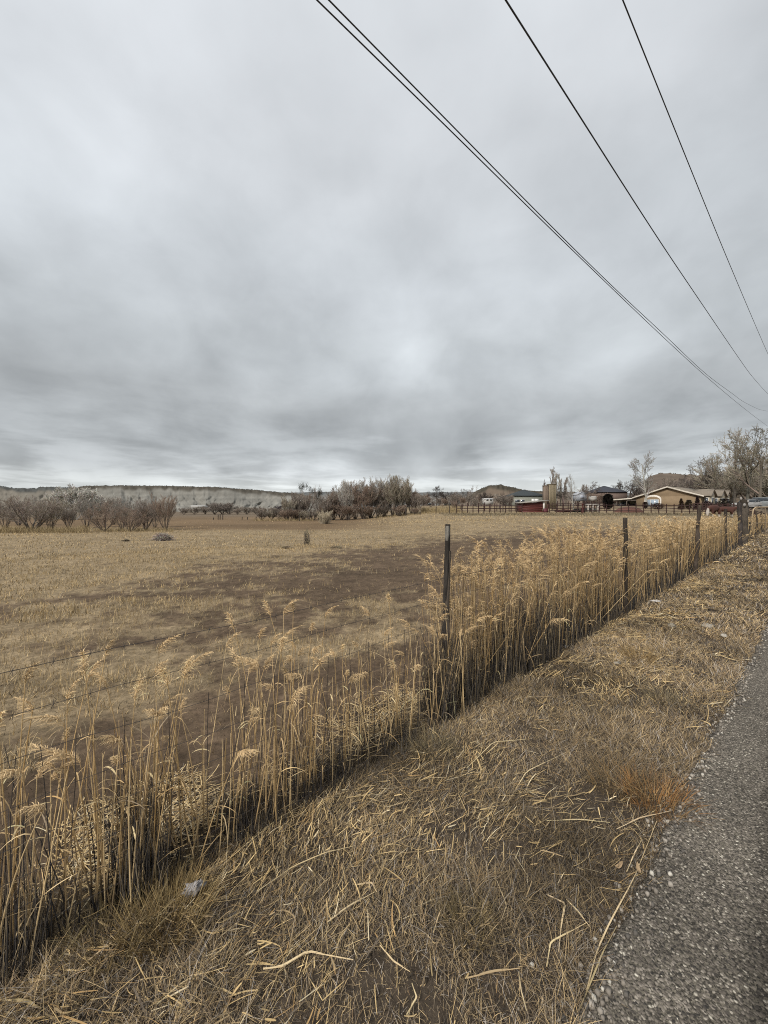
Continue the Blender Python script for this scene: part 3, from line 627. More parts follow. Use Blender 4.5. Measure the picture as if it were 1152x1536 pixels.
# ------------------------------------------------------------------ reeds
def reeds(stem, plume, leaf, B, h, pl, nf=26, nleaf=3, wst=.0036, wf=.003, dark=None, lean=None, fl=.09, K=7, seed=1, sides=3, col=None):
    """grow n reeds: B (n,3) bases, h heights, pl 0..1 plume size (0 = bare)"""
    g = np.random.default_rng(seed); n = len(h)
    az = g.random(n) * 6.283; lean = g.normal(.06, .06, n) + (g.random(n) < .10) * g.random(n) * .7 if lean is None else lean
    d = horiz(az); bend = g.normal(0, .05, n) * h; d2 = horiz(g.random(n) * 6.283)
    t = np.linspace(0, 1, K)
    P = B[:, None] + t[None, :, None] * (h[:, None] * np.cos(lean)[:, None])[:, None] * np.array([0, 0, 1.]) + t[None, :, None] * (h * np.sin(lean))[:, None, None] * d[:, None] + (t ** 2)[None, :, None] * bend[:, None, None] * d2[:, None]
    base = (np.array([(.50, .345, .165), (.40, .28, .145), (.60, .445, .24), (.26, .195, .12), (.45, .29, .12)])[g.choice(5, n, p=[.32, .25, .2, .13, .1])] if col is None else np.repeat(np.array([col]), n, 0)) * (1 + .12 * g.standard_normal((n, 1)))
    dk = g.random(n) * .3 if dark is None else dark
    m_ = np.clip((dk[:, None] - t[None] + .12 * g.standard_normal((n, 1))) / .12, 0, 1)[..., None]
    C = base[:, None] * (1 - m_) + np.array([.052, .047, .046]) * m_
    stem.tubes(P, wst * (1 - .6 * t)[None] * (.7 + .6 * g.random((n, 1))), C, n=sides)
    # leaves: long strips that leave the stem and fold over
    if nleaf:
        q = np.repeat(np.arange(n), nleaf); N = len(q); tt = .12 + .75 * g.random(N)
        f = tt * (K - 1); i0 = np.minimum(f.astype(int), K - 2); p0 = P[q, i0] + (P[q, i0 + 1] - P[q, i0]) * (f - i0)[:, None]
        a = g.random(N) * 6.283; L = (.06 + .17 * g.random(N) ** 1.5) * np.clip(h[q], .5, 1.6); dr = g.random(N) * 1.9 + .2
        u = np.linspace(0, 1, 6); up = (.8 * u[None] - dr[:, None] * u[None] ** 2 * .9)
        Lp = p0[:, None] + horiz(a)[:, None] * (u[None] * .7 * L[:, None])[..., None] + np.array([0, 0, 1.]) * (up * L[:, None])[..., None]
        sd = horiz(a + 1.57) + np.array([0, 0, 1.]) * g.normal(0, .5, (N, 1)); sd /= np.linalg.norm(sd, axis=1, keepdims=True)
        wl = (.0025 + .0045 * g.random(N)) * wst / .0036
        leaf.ribbons(Lp, wl[:, None] * np.array([.5, 1, 1, .85, .6, .15])[None], sd, np.clip(base[q] * (.75 + .6 * g.random((N, 1))) + .02, 0, .7))
    # plumes: soft drooping sprays
    ok = np.where(pl > 0)[0]
    if len(ok):
        q = np.repeat(ok, nf); N = len(q); sz = pl[q]
        tp = P[q, -1]; dn = P[q, -1] - P[q, -2]; dn /= np.linalg.norm(dn, axis=1, keepdims=True)
        k = g.random(N); droop = horiz(az)[q] * .6 + d2[q] * .5
        axis = tp - dn * (.05 * sz * (1 - k))[:, None] + dn * (.12 * sz * k)[:, None] + droop * (.10 * sz * k ** 2)[:, None] - np.array([0, 0, 1.]) * (.05 * sz * k ** 2)[:, None]
        a2 = g.random(N) * 6.283; L = fl * sz * (1.15 - .6 * k) * (.6 + .7 * g.random(N))
        dr = horiz(a2) * .55 + droop * .55 + dn * (.75 + .3 * g.random((N, 1)))
        u = np.linspace(0, 1, 5)
        Pp = axis[:, None] + dr[:, None] * (u[None] * L[:, None])[..., None] - np.array([0, 0, 1.]) * (u[None] ** 2 * (L * .7)[:, None])[..., None]
        sd = horiz(g.random(N) * 6.283) * .8 + np.array([0, 0, 1.]) * g.normal(0, .4, (N, 1))
        pc = np.array([.56, .405, .22]) * (.75 + .5 * g.random((n, 1)))[q] * (1 + .15 * g.standard_normal((N, 1)))
        plume.ribbons(Pp, (wf * (.6 + .8 * g.random(N)))[:, None] * np.array([.5, 1, 1.25, 1, .3])[None], sd, np.clip(pc, .05, .75))

# single reeds nearest the camera: 26 forms, each set out many times
protos = []
for v in range(30):
    st, pm, lf = MB(), MB(), MB()
    bare = v % 3 == 2; drk = v in (5, 11, 17, 23, 29)
    hh = np.array([1.2 if not bare else .85])
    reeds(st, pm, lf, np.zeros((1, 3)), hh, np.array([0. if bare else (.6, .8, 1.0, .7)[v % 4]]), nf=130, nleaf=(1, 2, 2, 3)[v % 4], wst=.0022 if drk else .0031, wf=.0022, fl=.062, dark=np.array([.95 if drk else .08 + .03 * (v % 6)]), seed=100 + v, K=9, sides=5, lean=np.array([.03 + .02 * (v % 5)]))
    r = thing('reed', (0, 0, 0), 'reed', 'reed'); st.build('stem', M_dry, r, True)
    if pm.v: pm.build('plume', M_dry, r)
    for vv, ff, cc_ in zip(lf.v, lf.f, lf.c):
        for q in range(len(vv) // 12):
            l1 = MB(); l1.add(vv[q * 12:q * 12 + 12], [[2 * a, 2 * a + 1, 2 * a + 3, 2 * a + 2] for a in range(5)], cc_[q * 12:q * 12 + 12]); l1.build('leaf', M_dry, r)
    protos.append((r, bare, drk))
used = set()
GREED = 'reeds standing along the wire fence'
def put_reed(x, y, hmul, where, want=None, v=None):
    v = random.randrange(30) if v is None else v
    if want is None and 'dense' not in where and not protos[v][1] and not protos[v][2] and random.random() < .5: v = random.choice([2, 8, 14, 20, 26])
    if want is not None:
        while protos[v][1] != (want == 'bare') or (want == 'dark') != protos[v][2] and want == 'dark': v = random.randrange(30)
    r, bare, drk = protos[v]
    look = 'dark grey dead reed' if drk else ('plumeless tan reed stem' if bare else 'tan reed with drooping plume')
    lab = f'{look}, {where}'
    z = float(ground(x, y)) - .02
    sc_ = (1 + .1 * random.random(), 1 + .1 * random.random(), hmul)
    rz = random.random() * 6.283; tl = (random.gauss(0, .055), random.gauss(0, .055))
    if v not in used:
        used.add(v); r.location = (x, y, z); r.rotation_euler = (tl[0], tl[1], rz); r.scale = sc_; r['label'] = lab; r['group'] = GREED
    else: dup(r, (x, y, z), rz, sc_, lab, GREED, tl)
def s_of(px, o=1.9):
    r = (px - 576) / F; return (r * RN[1] - RN[0]) * o / (RD[0] - RD[1] * r)
clumps = [  # photo column, spread along the fence, count, height, where
    (4, .03, 16, .92, 'in the leftmost clump at the frame edge'), (40, .05, 15, .88, 'in the leftmost clump at the frame edge'), (100, .05, 9, .85, 'between the two leftmost clumps'),
    (150, .04, 12, .92, 'between the two leftmost clumps'), (185, .04, 14, .92, 'in the dark based clump above the whitish scrap'), (215, .045, 26, 1.0, 'in the dark based clump above the whitish scrap'), (243, .04, 16, .97, 'in the dark based clump above the whitish scrap'),
    (295, .06, 14, .9, 'in the thin run right of the dark based clump'), (345, .06, 15, .97, 'in the thin run right of the dark based clump'), (392, .06, 24, .95, 'in the bushy clump left of the fence middle'), (440, .05, 18, .96, 'in the golden clump at the bend of the litter edge'), (465, .04, 20, .94, 'in the golden clump at the bend of the litter edge'),
    (515, .08, 19, .95, 'in the loose run left of the nearest post'), (565, .08, 17, .95, 'in the loose run left of the nearest post'), (612, .09, 17, .94, 'in the loose run left of the nearest post'), (645, .05, 16, .95, 'in the clump wrapped round the nearest post'), (670, .06, 24, .98, 'in the clump wrapped round the nearest post')]
for px, sp, cnt, hm, where in clumps:
    s0 = s_of(px)
    for k in range(cnt):
        s = s0 + random.gauss(0, sp); o = 1.92 + random.gauss(0, .05) + (.12 * random.random() if 480 < px < 640 else .04 * random.random()) - (.04 if px > 640 else 0)
        x, y = so2xy(s, o); put_reed(float(x), float(y), hm * (1.03 if px < 170 else .95 if px < 320 else .92 if px < 500 else .95) * (.55 + .5 * random.random()), where)
# the tallest plumes, where the photo shows them
for px, top, o, where in ((28, 1000, 1.9, 'tallest by the left frame edge'), (140, 1000, 1.95, 'tall one between the two leftmost clumps'), (212, 985, 1.95, 'tall one topping the dark based clump'), (362, 892, 2.0, 'tallest one left of the nearest post'), (410, 940, 2.0, 'tall one left of the golden clump'), (462, 942, 2.0, 'topping the golden clump'), (525, 905, 2.0, 'tall one midway between golden clump and nearest post'), (560, 925, 2.02, 'short of the nearest post, fluffy'), (596, 912, 2.02, 'just left of the nearest post'), (668, 850, 1.93, 'leaning on the nearest post'), (695, 860, 2.0, 'first one right of the nearest post'), (720, 845, 2.05, 'second one right of the nearest post'), (748, 815, 2.05, 'tall pale one right of the nearest post'), (787, 812, 2.1, 'standing clear above the dense stand'), (655, 868, 1.9, 'in front of the nearest post, leftmost'), (663, 852, 1.89, 'right in front of the nearest post'), (671, 878, 1.9, 'hiding the lower half of the nearest post'), (678, 862, 1.9, 'in front of the nearest post, to its right'), (668, 905, 1.88, 'short one in front of the nearest post'), (684, 890, 1.9, 'short one right in front of the post'), (660, 872, 1.9, 'wrapped close round the nearest post'), (665, 860, 1.9, 'wrapped close round the nearest post'), (669, 890, 1.9, 'wrapped close round the nearest post'), (673, 905, 1.9, 'wrapped close round the nearest post'), (675, 870, 1.9, 'wrapped close round the nearest post'), (662, 915, 1.9, 'wrapped close round the nearest post'), (666, 930, 1.9, 'wrapped close round the nearest post')):
    if 650 < px < 690: o = 1.95
    s = s_of(px, o); x, y = so2xy(s, o); hz = pz(top, y) - float(ground(x, y))
    put_reed(float(x), float(y), max(.5, (hz - .10) / 1.33), where, v=random.choice([0, 1, 3, 4, 6, 7, 9, 10]))

st, pm, lf = MB(), MB(), MB()
for n, s0, s1, wst, wf, nf, nl, seed in ((1000, 2.62, 6.2, .0037, .0030, 60, 2, 1), (950, 6, 11, .0045, .0055, 34, 2, 2), (1100, 10.5, 20, .0065, .011, 16, 1, 3), (1300, 19.5, 60, .012, .022, 10, 1, 4)):
    g = np.random.default_rng(seed); s = s0 + (s1 - s0) * g.random(n)
    cl = fbm(s * 1.7, s * 0 + 1.5, 80, 3); k = g.random(n) < .02 + 2.0 * (cl - .25); s = s[k]; n = len(s); cl = cl[k]
    o = 1.8 + .62 * g.beta(1.6, 1.8, n) + .0 * s; x, y = so2xy(s, o); B = np.stack([x, y, ground(x, y) - .02], -1)
    h = (.92 + .36 * g.random(n) ** .8) * (.66 + .62 * cl) * (1 + .10 * np.clip((s - 3) / 3, 0, 1))
    h *= np.where(g.random(n) < .25, .55 + .35 * g.random(n), 1)
    pl = np.where(g.random(n) < .72, .7 + .5 * g.random(n), 0)
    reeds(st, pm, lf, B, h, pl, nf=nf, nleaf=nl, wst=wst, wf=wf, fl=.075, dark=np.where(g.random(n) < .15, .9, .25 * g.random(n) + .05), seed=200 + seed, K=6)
rb = thing('reed_bed', (4, 5, 0), 'dense stand of tan plumed reeds along the fence, running away to the right', 'reeds'); rb['kind'] = 'stuff'
for nm, m_ in (('stems', st), ('plumes', pm), ('leaves', lf)):
    o = m_.build(nm, M_dry); o.parent = rb; o.matrix_parent_inverse = rb.matrix_world.inverted(); o.location = (-4, -5, 0); o['kind'] = 'stuff'
# dead dark sheaths and stubble massed at the foot of the reeds
mb = MB()
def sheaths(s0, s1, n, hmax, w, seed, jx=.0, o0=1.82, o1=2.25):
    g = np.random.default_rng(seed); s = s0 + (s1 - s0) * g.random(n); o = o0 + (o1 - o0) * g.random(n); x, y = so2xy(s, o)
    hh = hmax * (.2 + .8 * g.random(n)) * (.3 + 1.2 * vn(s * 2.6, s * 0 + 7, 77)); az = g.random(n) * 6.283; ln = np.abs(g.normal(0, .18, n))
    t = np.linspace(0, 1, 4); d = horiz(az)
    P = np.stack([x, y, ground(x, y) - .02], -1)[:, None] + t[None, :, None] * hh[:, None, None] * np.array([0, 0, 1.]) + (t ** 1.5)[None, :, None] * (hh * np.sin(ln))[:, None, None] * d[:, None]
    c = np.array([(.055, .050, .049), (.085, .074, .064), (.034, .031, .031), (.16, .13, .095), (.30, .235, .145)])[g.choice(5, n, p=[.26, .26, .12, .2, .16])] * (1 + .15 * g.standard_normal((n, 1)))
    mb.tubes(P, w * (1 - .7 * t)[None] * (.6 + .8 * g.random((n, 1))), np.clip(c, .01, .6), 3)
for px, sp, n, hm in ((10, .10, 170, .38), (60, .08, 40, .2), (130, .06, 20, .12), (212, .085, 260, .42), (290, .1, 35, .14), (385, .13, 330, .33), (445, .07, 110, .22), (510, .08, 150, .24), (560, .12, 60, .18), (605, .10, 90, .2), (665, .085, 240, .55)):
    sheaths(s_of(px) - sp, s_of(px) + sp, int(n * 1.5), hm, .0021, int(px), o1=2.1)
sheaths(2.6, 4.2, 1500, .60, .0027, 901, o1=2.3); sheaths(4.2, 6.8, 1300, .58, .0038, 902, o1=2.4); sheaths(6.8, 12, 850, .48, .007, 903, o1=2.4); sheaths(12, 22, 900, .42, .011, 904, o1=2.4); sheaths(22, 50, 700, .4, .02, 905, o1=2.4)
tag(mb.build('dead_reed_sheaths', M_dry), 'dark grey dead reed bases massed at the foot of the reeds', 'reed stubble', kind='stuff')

# ------------------------------------------------------------------ roadside wire fence
def post_mesh(h, r, seed, col, split=False, lean=(0, 0), K=22):
    m = MB(); t = np.linspace(0, 1, K); z = -.15 + t * (h + .15)
    def shaft(cx, cy, rr, top, cc, sd):
        zz = -.15 + t * (top + .15); P = np.stack([cx + lean[0] * t + 1.1 * rr * (fbm(t * 4 + sd, t * 0, 3, 3) - .5), cy + lean[1] * t + .8 * rr * (fbm(t * 4 + sd, t * 0 + 5, 4, 3) - .5), zz], -1)
        R0 = rr * (1 - .15 * t + .5 * (fbm(t * 7 + sd, t * 0 + sd, 6, 3) - .5))
        C = np.array(cc) * (.65 + .7 * vn(t * 12 + sd, t * 0, 8))[:, None]
        m.tubes(P[None], R0[None], C[None], n=8, cap=True)
    if split:
        shaft(-r * .35, 0, r * .95, h, (.042, .036, .031), seed); shaft(0, .3 * r, r * .9, h - .22, col, seed + 5)
        q = np.linspace(0, 1, 8); P = np.stack([r * (.85 + .25 * (vn(q * 5, q * 0, 9) - .5)), -.25 * r + 0 * q, h - .17 + .155 * q], -1)
        m.tubes(P[None], (r * np.array([.15, .4, .6, .72, .75, .72, .7, .6]))[None], (.20, .185, .16), n=8, cap=True)
    else: shaft(0, 0, r, h, col, seed)
    return m
f0 = np.array([*so2xy(2.37, 1.9), 0.]); f0[2] = ground(f0[0], f0[1])
fence = thing('wire_fence', f0, 'long wire fence with weathered wood posts running through the reeds', 'fence')
posts = []
def fpost(s, o, topz, r, col, seed, label, lean=(0, 0), split=False):
    x, y = so2xy(s, o); z = float(ground(x, y)); po = post_mesh(topz - z, r, seed, col, split, lean).build('post', M_wood, fence, True)
    po.location = np.array([x, y, z]) - f0; po['label'] = label; posts.append((s, o, po)); return po
BR = (.065, .05, .038)
fpost(-3.1, 1.92, 1.35, .045, BR, 3, 'weathered post beside the camera'); fpost(2.53, 1.98, 1.50, .027, (.10, .08, .062), 5, 'split dark top post, nearest', split=True, lean=(.035, .0))
fpost(7.0, 1.86, 1.51, .036, (.05, .04, .032), 9, 'slim dark brown post'); fpost(12.7, 1.80, 1.78, .05, (.075, .058, .045), 14, 'leaning brown post', lean=(.15, .02))
fpost(19.6, 1.85, 1.72, .055, (.05, .04, .032), 19, 'post half hidden in reeds'); fpost(24.8, 1.83, 2.05, .10, (.06, .05, .045), 23, 'dark tie post beside the thick corner post'); big = fpost(26.8, 1.80, 2.25, .17, (.085, .07, .055), 27, 'thick grey brown corner post')
fpost(33, 1.95, 1.6, .06, BR, 33, 'far thin post'); fpost(38, 1.95, 1.7, .07, BR, 38, 'far thin post'); fpost(44, 1.95, 1.7, .07, BR, 44, 'far thin post')
for dx, zz, pr in ((-.1, 2.25, posts[5][2]), (.05, 1.95, posts[5][2]), (-.14, 1.98, big), (.02, 2.16, big)):
    m = MB(); t = np.linspace(0, 1, 6); m.tubes(np.stack([dx + 0 * t, -.17 + 0 * t, zz - float(pr.location[2] + f0[2]) - .1 + .16 * t], -1)[None], np.array([[.02, .07, .09, .08, .06, .02]]) * .55, (.27, .25, .23), n=8)
    io = m.build('insulator', M_paint, pr, True)
def wire_z(s, h0, h1, sag, seed): return h0 + 0 * s
knots = np.array([p[0] for p in posts])
def fence_wire(name, hgt, r, sag, barb=True, o=1.86, n_seg=10, amp=.0):
    m = MB(); P = []
    for a_, b_ in zip(knots[:-1], knots[1:]):
        u = np.linspace(0, 1, n_seg + 1)[:-1]; s = a_ + (b_ - a_) * u
        ha = hgt + .03 * math.sin(a_ * 3); hb = hgt + .03 * math.sin(b_ * 3)
        hz = ha + (hb - ha) * u - sag * 4 * u * (1 - u); x, y = so2xy(s, o + .02 * np.sin(s * 5))
        zb = np.interp(s, [a_, b_], [float(ground(*so2xy(a_, 1.9))), float(ground(*so2xy(b_, 1.9)))])
        P.append(np.stack([x, y, zb + hz], -1))
    P = np.concatenate(P) - f0
    m.tubes(P[None], np.full((1, len(P)), r), (.045, .038, .034), n=4)
    if barb:
        L = np.r_[0, np.cumsum(np.linalg.norm(np.diff(P, axis=0), axis=1))]; q = np.arange(.1, min(22, L[-1]), .11)
        B = np.stack([np.interp(q, L, P[:, k]) for k in range(3)], -1)
        for sgn in (0, 1):
            dv = np.array([.35 - .7 * sgn, .3, .9]); dv = dv / np.linalg.norm(dv) * .016; m.tubes(np.stack([B - dv, B, B + dv], 1), np.full((len(B), 3), .001), (.05, .042, .036), n=3)
    return m.build(name, M_wire, fence)
fence_wire('barbed_wire', 1.11, .0013, .03); fence_wire('barbed_wire', .96, .0011, .035)
# woven netting below: level strands and upright stays
m = MB()
hs_ = [.08, .17, .27, .38, .50, .64, .80]
s_ = np.arange(-3, 44, .165); x, y = so2xy(s_, 1.87 + .01 * np.sin(s_ * 4)); zb = ground(x, y)
sg = -.04 * np.abs(np.sin((s_ - 2.37) / 4.63 * math.pi))
for hgt in hs_:
    P = np.stack([x, y, zb + hgt + sg + .006 * np.sin(s_ * 7 + hgt * 9)], -1) - f0; m.tubes(P[None], np.full((1, len(P)), .0014), (.05, .04, .034), n=3)
k = np.repeat(np.arange(len(s_)), 1); jx = .012 * (rng.random((len(s_), 5)) - .5)
zz = np.linspace(.03, .83, 5)
P = np.stack([x[:, None] + jx * 1.2, y[:, None] + jx, (zb + sg)[:, None] + zz[None]], -1) - f0
m.tubes(P, np.full((len(s_), 5), .0017), (.045, .037, .033), n=3)
m.build('woven_netting', M_wire, fence)
# tan pipe gate frame by the far posts
g0 = at(1128, 26); root = thing('pipe_gate', g0, 'tan pipe gate frame beyond the thick corner post', 'gate')
u = np.linspace(0, 1, 8); zt = pz(761, 26) - g0[2]
P = np.stack([np.r_[0, .02, .1, .25, 1.2, 2.4], np.zeros(6), np.r_[-.1, zt * .7, zt * .93, zt, zt + .02, zt + .04]], -1)
m = MB(); m.tubes(P[None], np.full((1, 6), .045), (.36, .27, .17), n=8); m.build('frame', M_metal, root, True)
m = MB(); m.tubes(np.array([[[0.15, 0, zt * .45], [2.4, 0, zt * .47]]]), np.full((1, 2), .03), (.33, .25, .16), n=6); m.build('rail', M_metal, root)
for dx in (.9, 1.7):
    m = MB(); m.tubes(np.array([[[dx, 0, -.1], [dx, 0, zt]]]), np.full((1, 2), .035), (.2, .15, .1), n=6); m.build('upright', M_metal, root)

# ------------------------------------------------------------------ power line
WIRES = {'far left twin': [(494.5, 0), (836, 350), (925.6, 436.8), (995, 499), (1050.6, 555), (1072, 571.7), (1099, 589.6), (1111, 600.6), (1138, 614), (1150, 616.5)],
         'lower twin': [(479, 0), (832, 350), (974, 487), (1050.6, 558), (1099, 598), (1151, 639)],
         'middle': [(759, 0), (980.5, 350), (1064.5, 471.5), (1124, 560), (1151, 590)], 'right': [(934, 0), (1075, 350), (1151, 529)]}
LAB = {'far left twin': 'upper of the two close overhead wires on the left', 'lower twin': 'lower of the two close overhead wires on the left', 'middle': 'middle overhead wire, single, crossing the sky to the right', 'right': 'steepest overhead wire, nearest the right edge of the sky'}
ends = {}
for nm, hq, Yp in (('far left twin', 5.0, 38), ('lower twin', 5.0, 36), ('middle', 4.5, 30), ('right', 6.0, 22)):
    a_ = np.array(WIRES[nm]); r = (a_[:, 0] - 576) / F; t = (768 - a_[:, 1]) / F
    Q = np.array([r[0] * hq / t[0], hq / t[0]]); P = np.array([r[-1] * Yp, Yp]); d = P - Q; L = np.hypot(*d); d /= L; n_ = np.array([-d[1], d[0]])
    Yw = (Q @ n_) / (r * n_[0] + n_[1]); S = (r * Yw - Q[0]) * d[0] + (Yw - Q[1]) * d[1]; zz = t * Yw
    c = np.polyfit(S, zz, 2)
    Send = L + 1.2 if 'twin' in nm else L + (39 - Yp) * 1.5
    q = np.linspace(-40, Send, 160); zf = np.polyval(c, q)
    zf = np.where((q >= S[0]) & (q <= S[-1]), np.interp(q, S, zz) * .55 + zf * .45, zf)
    zf = np.where(q > S[-1], zf - 0 * q, zf); kk = np.ones(7) / 7; zs = np.convolve(np.pad(zf, 3, mode='edge'), kk, 'valid'); zf = np.where((np.arange(160) > 4) & (np.arange(160) < 155), zs, zf)
    W3 = np.stack([Q[0] + d[0] * q, Q[1] + d[1] * q, H + zf], -1)
    m = MB(); m.tubes(W3[None], np.full((1, 160), .0075), (.06, .062, .064), n=5)
    tag(m.build('power_line', M_wire), LAB[nm], 'overhead wire', 'overhead wires of the power line'); ends[nm] = W3[-1]
e1 = ends['far left twin']; pb = np.array([e1[0] + 1.3, e1[1] - 1.3, 0]); pb[2] = ground(pb[0], pb[1])
pole = thing('utility_pole', pb, 'wooden utility pole at the right frame edge, only a crossarm tip in view', 'pole')
hp = e1[2] - pb[2]
m = MB(); z_ = np.linspace(-.3, hp + .5, 12); m.tubes(np.stack([0 * z_, 0 * z_, z_], -1)[None], np.linspace(.16, .11, 12)[None], (.12, .09, .07), n=8, cap=True); m.build('shaft', M_wood, pole, True)
xd = np.array([.707, -.707, 0]); m = MB(); m.box((0.16, .16, hp - .28), (3.3, .11, .13), (.10, .08, .065), rz=R(-45)); arm = m.build('crossarm', M_wood, pole)
for k in (-1.5, -.6, .6, 1.5):
    m = MB(); b_ = np.array([.16, .16, 0]) + xd * k; m.tubes(np.stack([b_ + [0, 0, hp - .22], b_ + [0, 0, hp - .14], b_ + [0, 0, hp - .08], b_ + [0, 0, hp]])[None], np.array([[.03, .06, .075, .03]]), (.07, .06, .06), n=8); m.build('insulator', M_metal, arm, True)

# ------------------------------------------------------------------ bare trees
def grow(P, Rr, n, t0, t1, ang, lf, K, up, wob, g, rf=.55, minlen=0, parL=None):
    N, Kp, _ = P.shape; q = np.repeat(np.arange(N), n); M = len(q)
    t = t0 + (t1 - t0) * (np.tile((np.arange(n) + .5) / n, N) + (g.random(M) - .5) / n); f = np.clip(t, 0, .999) * (Kp - 1); i = f.astype(int); w_ = (f - i)[:, None]
    p0 = P[q, i] * (1 - w_) + P[q, i + 1] * w_; d = P[q, i + 1] - P[q, i]; d /= np.linalg.norm(d, axis=1, keepdims=True) + 1e-9
    r0 = (Rr[q, i] * (1 - w_[:, 0]) + Rr[q, i + 1] * w_[:, 0]) * rf
    L = parL[q] * lf * (1.15 - .55 * t) * (.7 + .6 * g.random(M))
    rv = g.normal(0, 1, (M, 3)); rv -= (rv * d).sum(1, keepdims=True) * d; rv /= np.linalg.norm(rv, axis=1, keepdims=True) + 1e-9
    a = ang * (.65 + .7 * g.random(M)); dr = d * np.cos(a)[:, None] + rv * np.sin(a)[:, None]
    pts = [p0]; cur = dr
    for k in range(K - 1):
        cur = cur + np.array([0, 0, up]) + g.normal(0, wob, (M, 3)); cur /= np.linalg.norm(cur, axis=1, keepdims=True); pts.append(pts[-1] + cur * (L / (K - 1))[:, None])
    return np.stack(pts, 1), r0[:, None] * np.linspace(1, .35, K)[None], L
STY = {  # stems, spread, child counts, angles, length factors, up, wobble
    'thicket': dict(stems=13, spread=.40, n=(9, 7, 5), ang=(.34, .38, .4), lf=(.45, .5, .5), up=.16, wob=.10, t0=.25, r=.05),
    'spread': dict(stems=1, spread=.05, n=(10, 9, 7, 2), ang=(.75, .75, .7, .6), lf=(.62, .5, .45, .5), up=.07, wob=.20, t0=.28, r=.2),
    'crooked': dict(stems=2, spread=.3, n=(8, 8, 6, 2), ang=(.85, .85, .8, .7), lf=(.6, .5, .5, .5), up=.05, wob=.30, t0=.3, r=.22),
    'poplar': dict(stems=1, spread=.02, n=(30, 8, 5), ang=(.38, .4, .4), lf=(.26, .42, .45), up=.16, wob=.06, t0=.12, r=.11),
    'birch': dict(stems=1, spread=.04, n=(18, 9, 6), ang=(.75, .6, .6), lf=(.42, .45, .5), up=.06, wob=.10, t0=.2, r=.13),
    'willow': dict(stems=7, spread=.62, n=(10, 9, 5), ang=(.55, .55, .5), lf=(.5, .5, .5), up=.05, wob=.14, t0=.2, r=.11),
}
tree_cache = {}
def tree_mesh(style, seed, tw, tcol, bcol, hgt=6.0):
    key = (style, seed, tw, tcol, bcol)
    if key in tree_cache: return tree_cache[key]
    S = STY[style]; g = np.random.default_rng(seed); ns_ = S['stems']; K = 8
    az = np.arange(ns_) * 6.283 / ns_ + g.random(ns_); ln = S['spread'] * (.3 + .9 * g.random(ns_)) if ns_ > 1 else np.array([S['spread']])
    d = horiz(az) * np.sin(ln)[:, None] + np.array([0, 0, 1.]) * np.cos(ln)[:, None]; L = hgt * (.75 + .3 * g.random(ns_)) * (.92 if ns_ > 1 else .95)
    p = horiz(az) * (.12 if ns_ > 1 else 0); p = p * np.ones((ns_, 1)); pts = [p - [0, 0, .2]]; cur = d
    for k in range(K - 1):
        cur = cur + g.normal(0, S['wob'] * .55, (ns_, 3)) + np.array([0, 0, .04]); cur /= np.linalg.norm(cur, axis=1, keepdims=True); pts.append(pts[-1] + cur * (L / (K - 1))[:, None])
    P = np.stack(pts, 1); Rr = S['r'] * np.linspace(1, .25, K)[None] * np.ones((ns_, 1))
    tr, cr = MB(), MB(); tr.tubes(P, Rr, jit(bcol, ns_, .12, seed), n=6)
    par, pr, pl_ = P, Rr, L
    for lv in range(len(S['n'])):
        Kc = (5, 4, 3, 3)[lv]
        par, pr, pl_ = grow(par, pr, S['n'][lv], S['t0'] if lv == 0 else .25, .98, S['ang'][lv], S['lf'][lv], Kc, S['up'], S['wob'], g, parL=pl_)
        rr = np.maximum(pr, tw * (1.3, 1.15, 1.0, .9)[lv]); mixv = min(1, .35 + .3 * lv)
        cr.tubes(par, rr, jit(np.array(bcol) * (1 - mixv) + np.array(tcol) * mixv, len(par), .18, seed + lv), n=3)
    zmax = max(float(v[:, 2].max()) for v in cr.v)
    tm, cm = tr.mesh('trunk', True), cr.mesh('crown'); tm.materials.append(M_bark); cm.materials.append(M_bark)
    tree_cache[key] = (tm, cm, zmax); return tree_cache[key]
def tree(px, Y, top_py, style, seed, tw, tcol, bcol, label, group=None, cat='tree', wide=1.0, name='bare_tree', base=None, rz=None):
    tm, cm, zmax = tree_mesh(style, seed, tw, tcol, bcol); p = at(px, Y)
    if base is not None: p[2] = pz(base, Y)
    h = (pz(top_py, Y) - p[2]) * (1.16 if style in ('thicket', 'willow') else 1.03); k = h / zmax
    r = thing(name, p, label, cat, group, rz if rz is not None else random.random() * 6.28); r.scale = (k * wide, k * wide, k)
    link('trunk', tm, None, r); link('crown', cm, None, r); return r
GB = (.30, .255, .215); GY = (.42, .385, .34); RU = (.30, .225, .175); PALE = (.50, .48, .43); OL = (.37, .325, .25); DK = (.055, .047, .042); BK = (.115, .097, .083); WH = (.34, .325, .30)
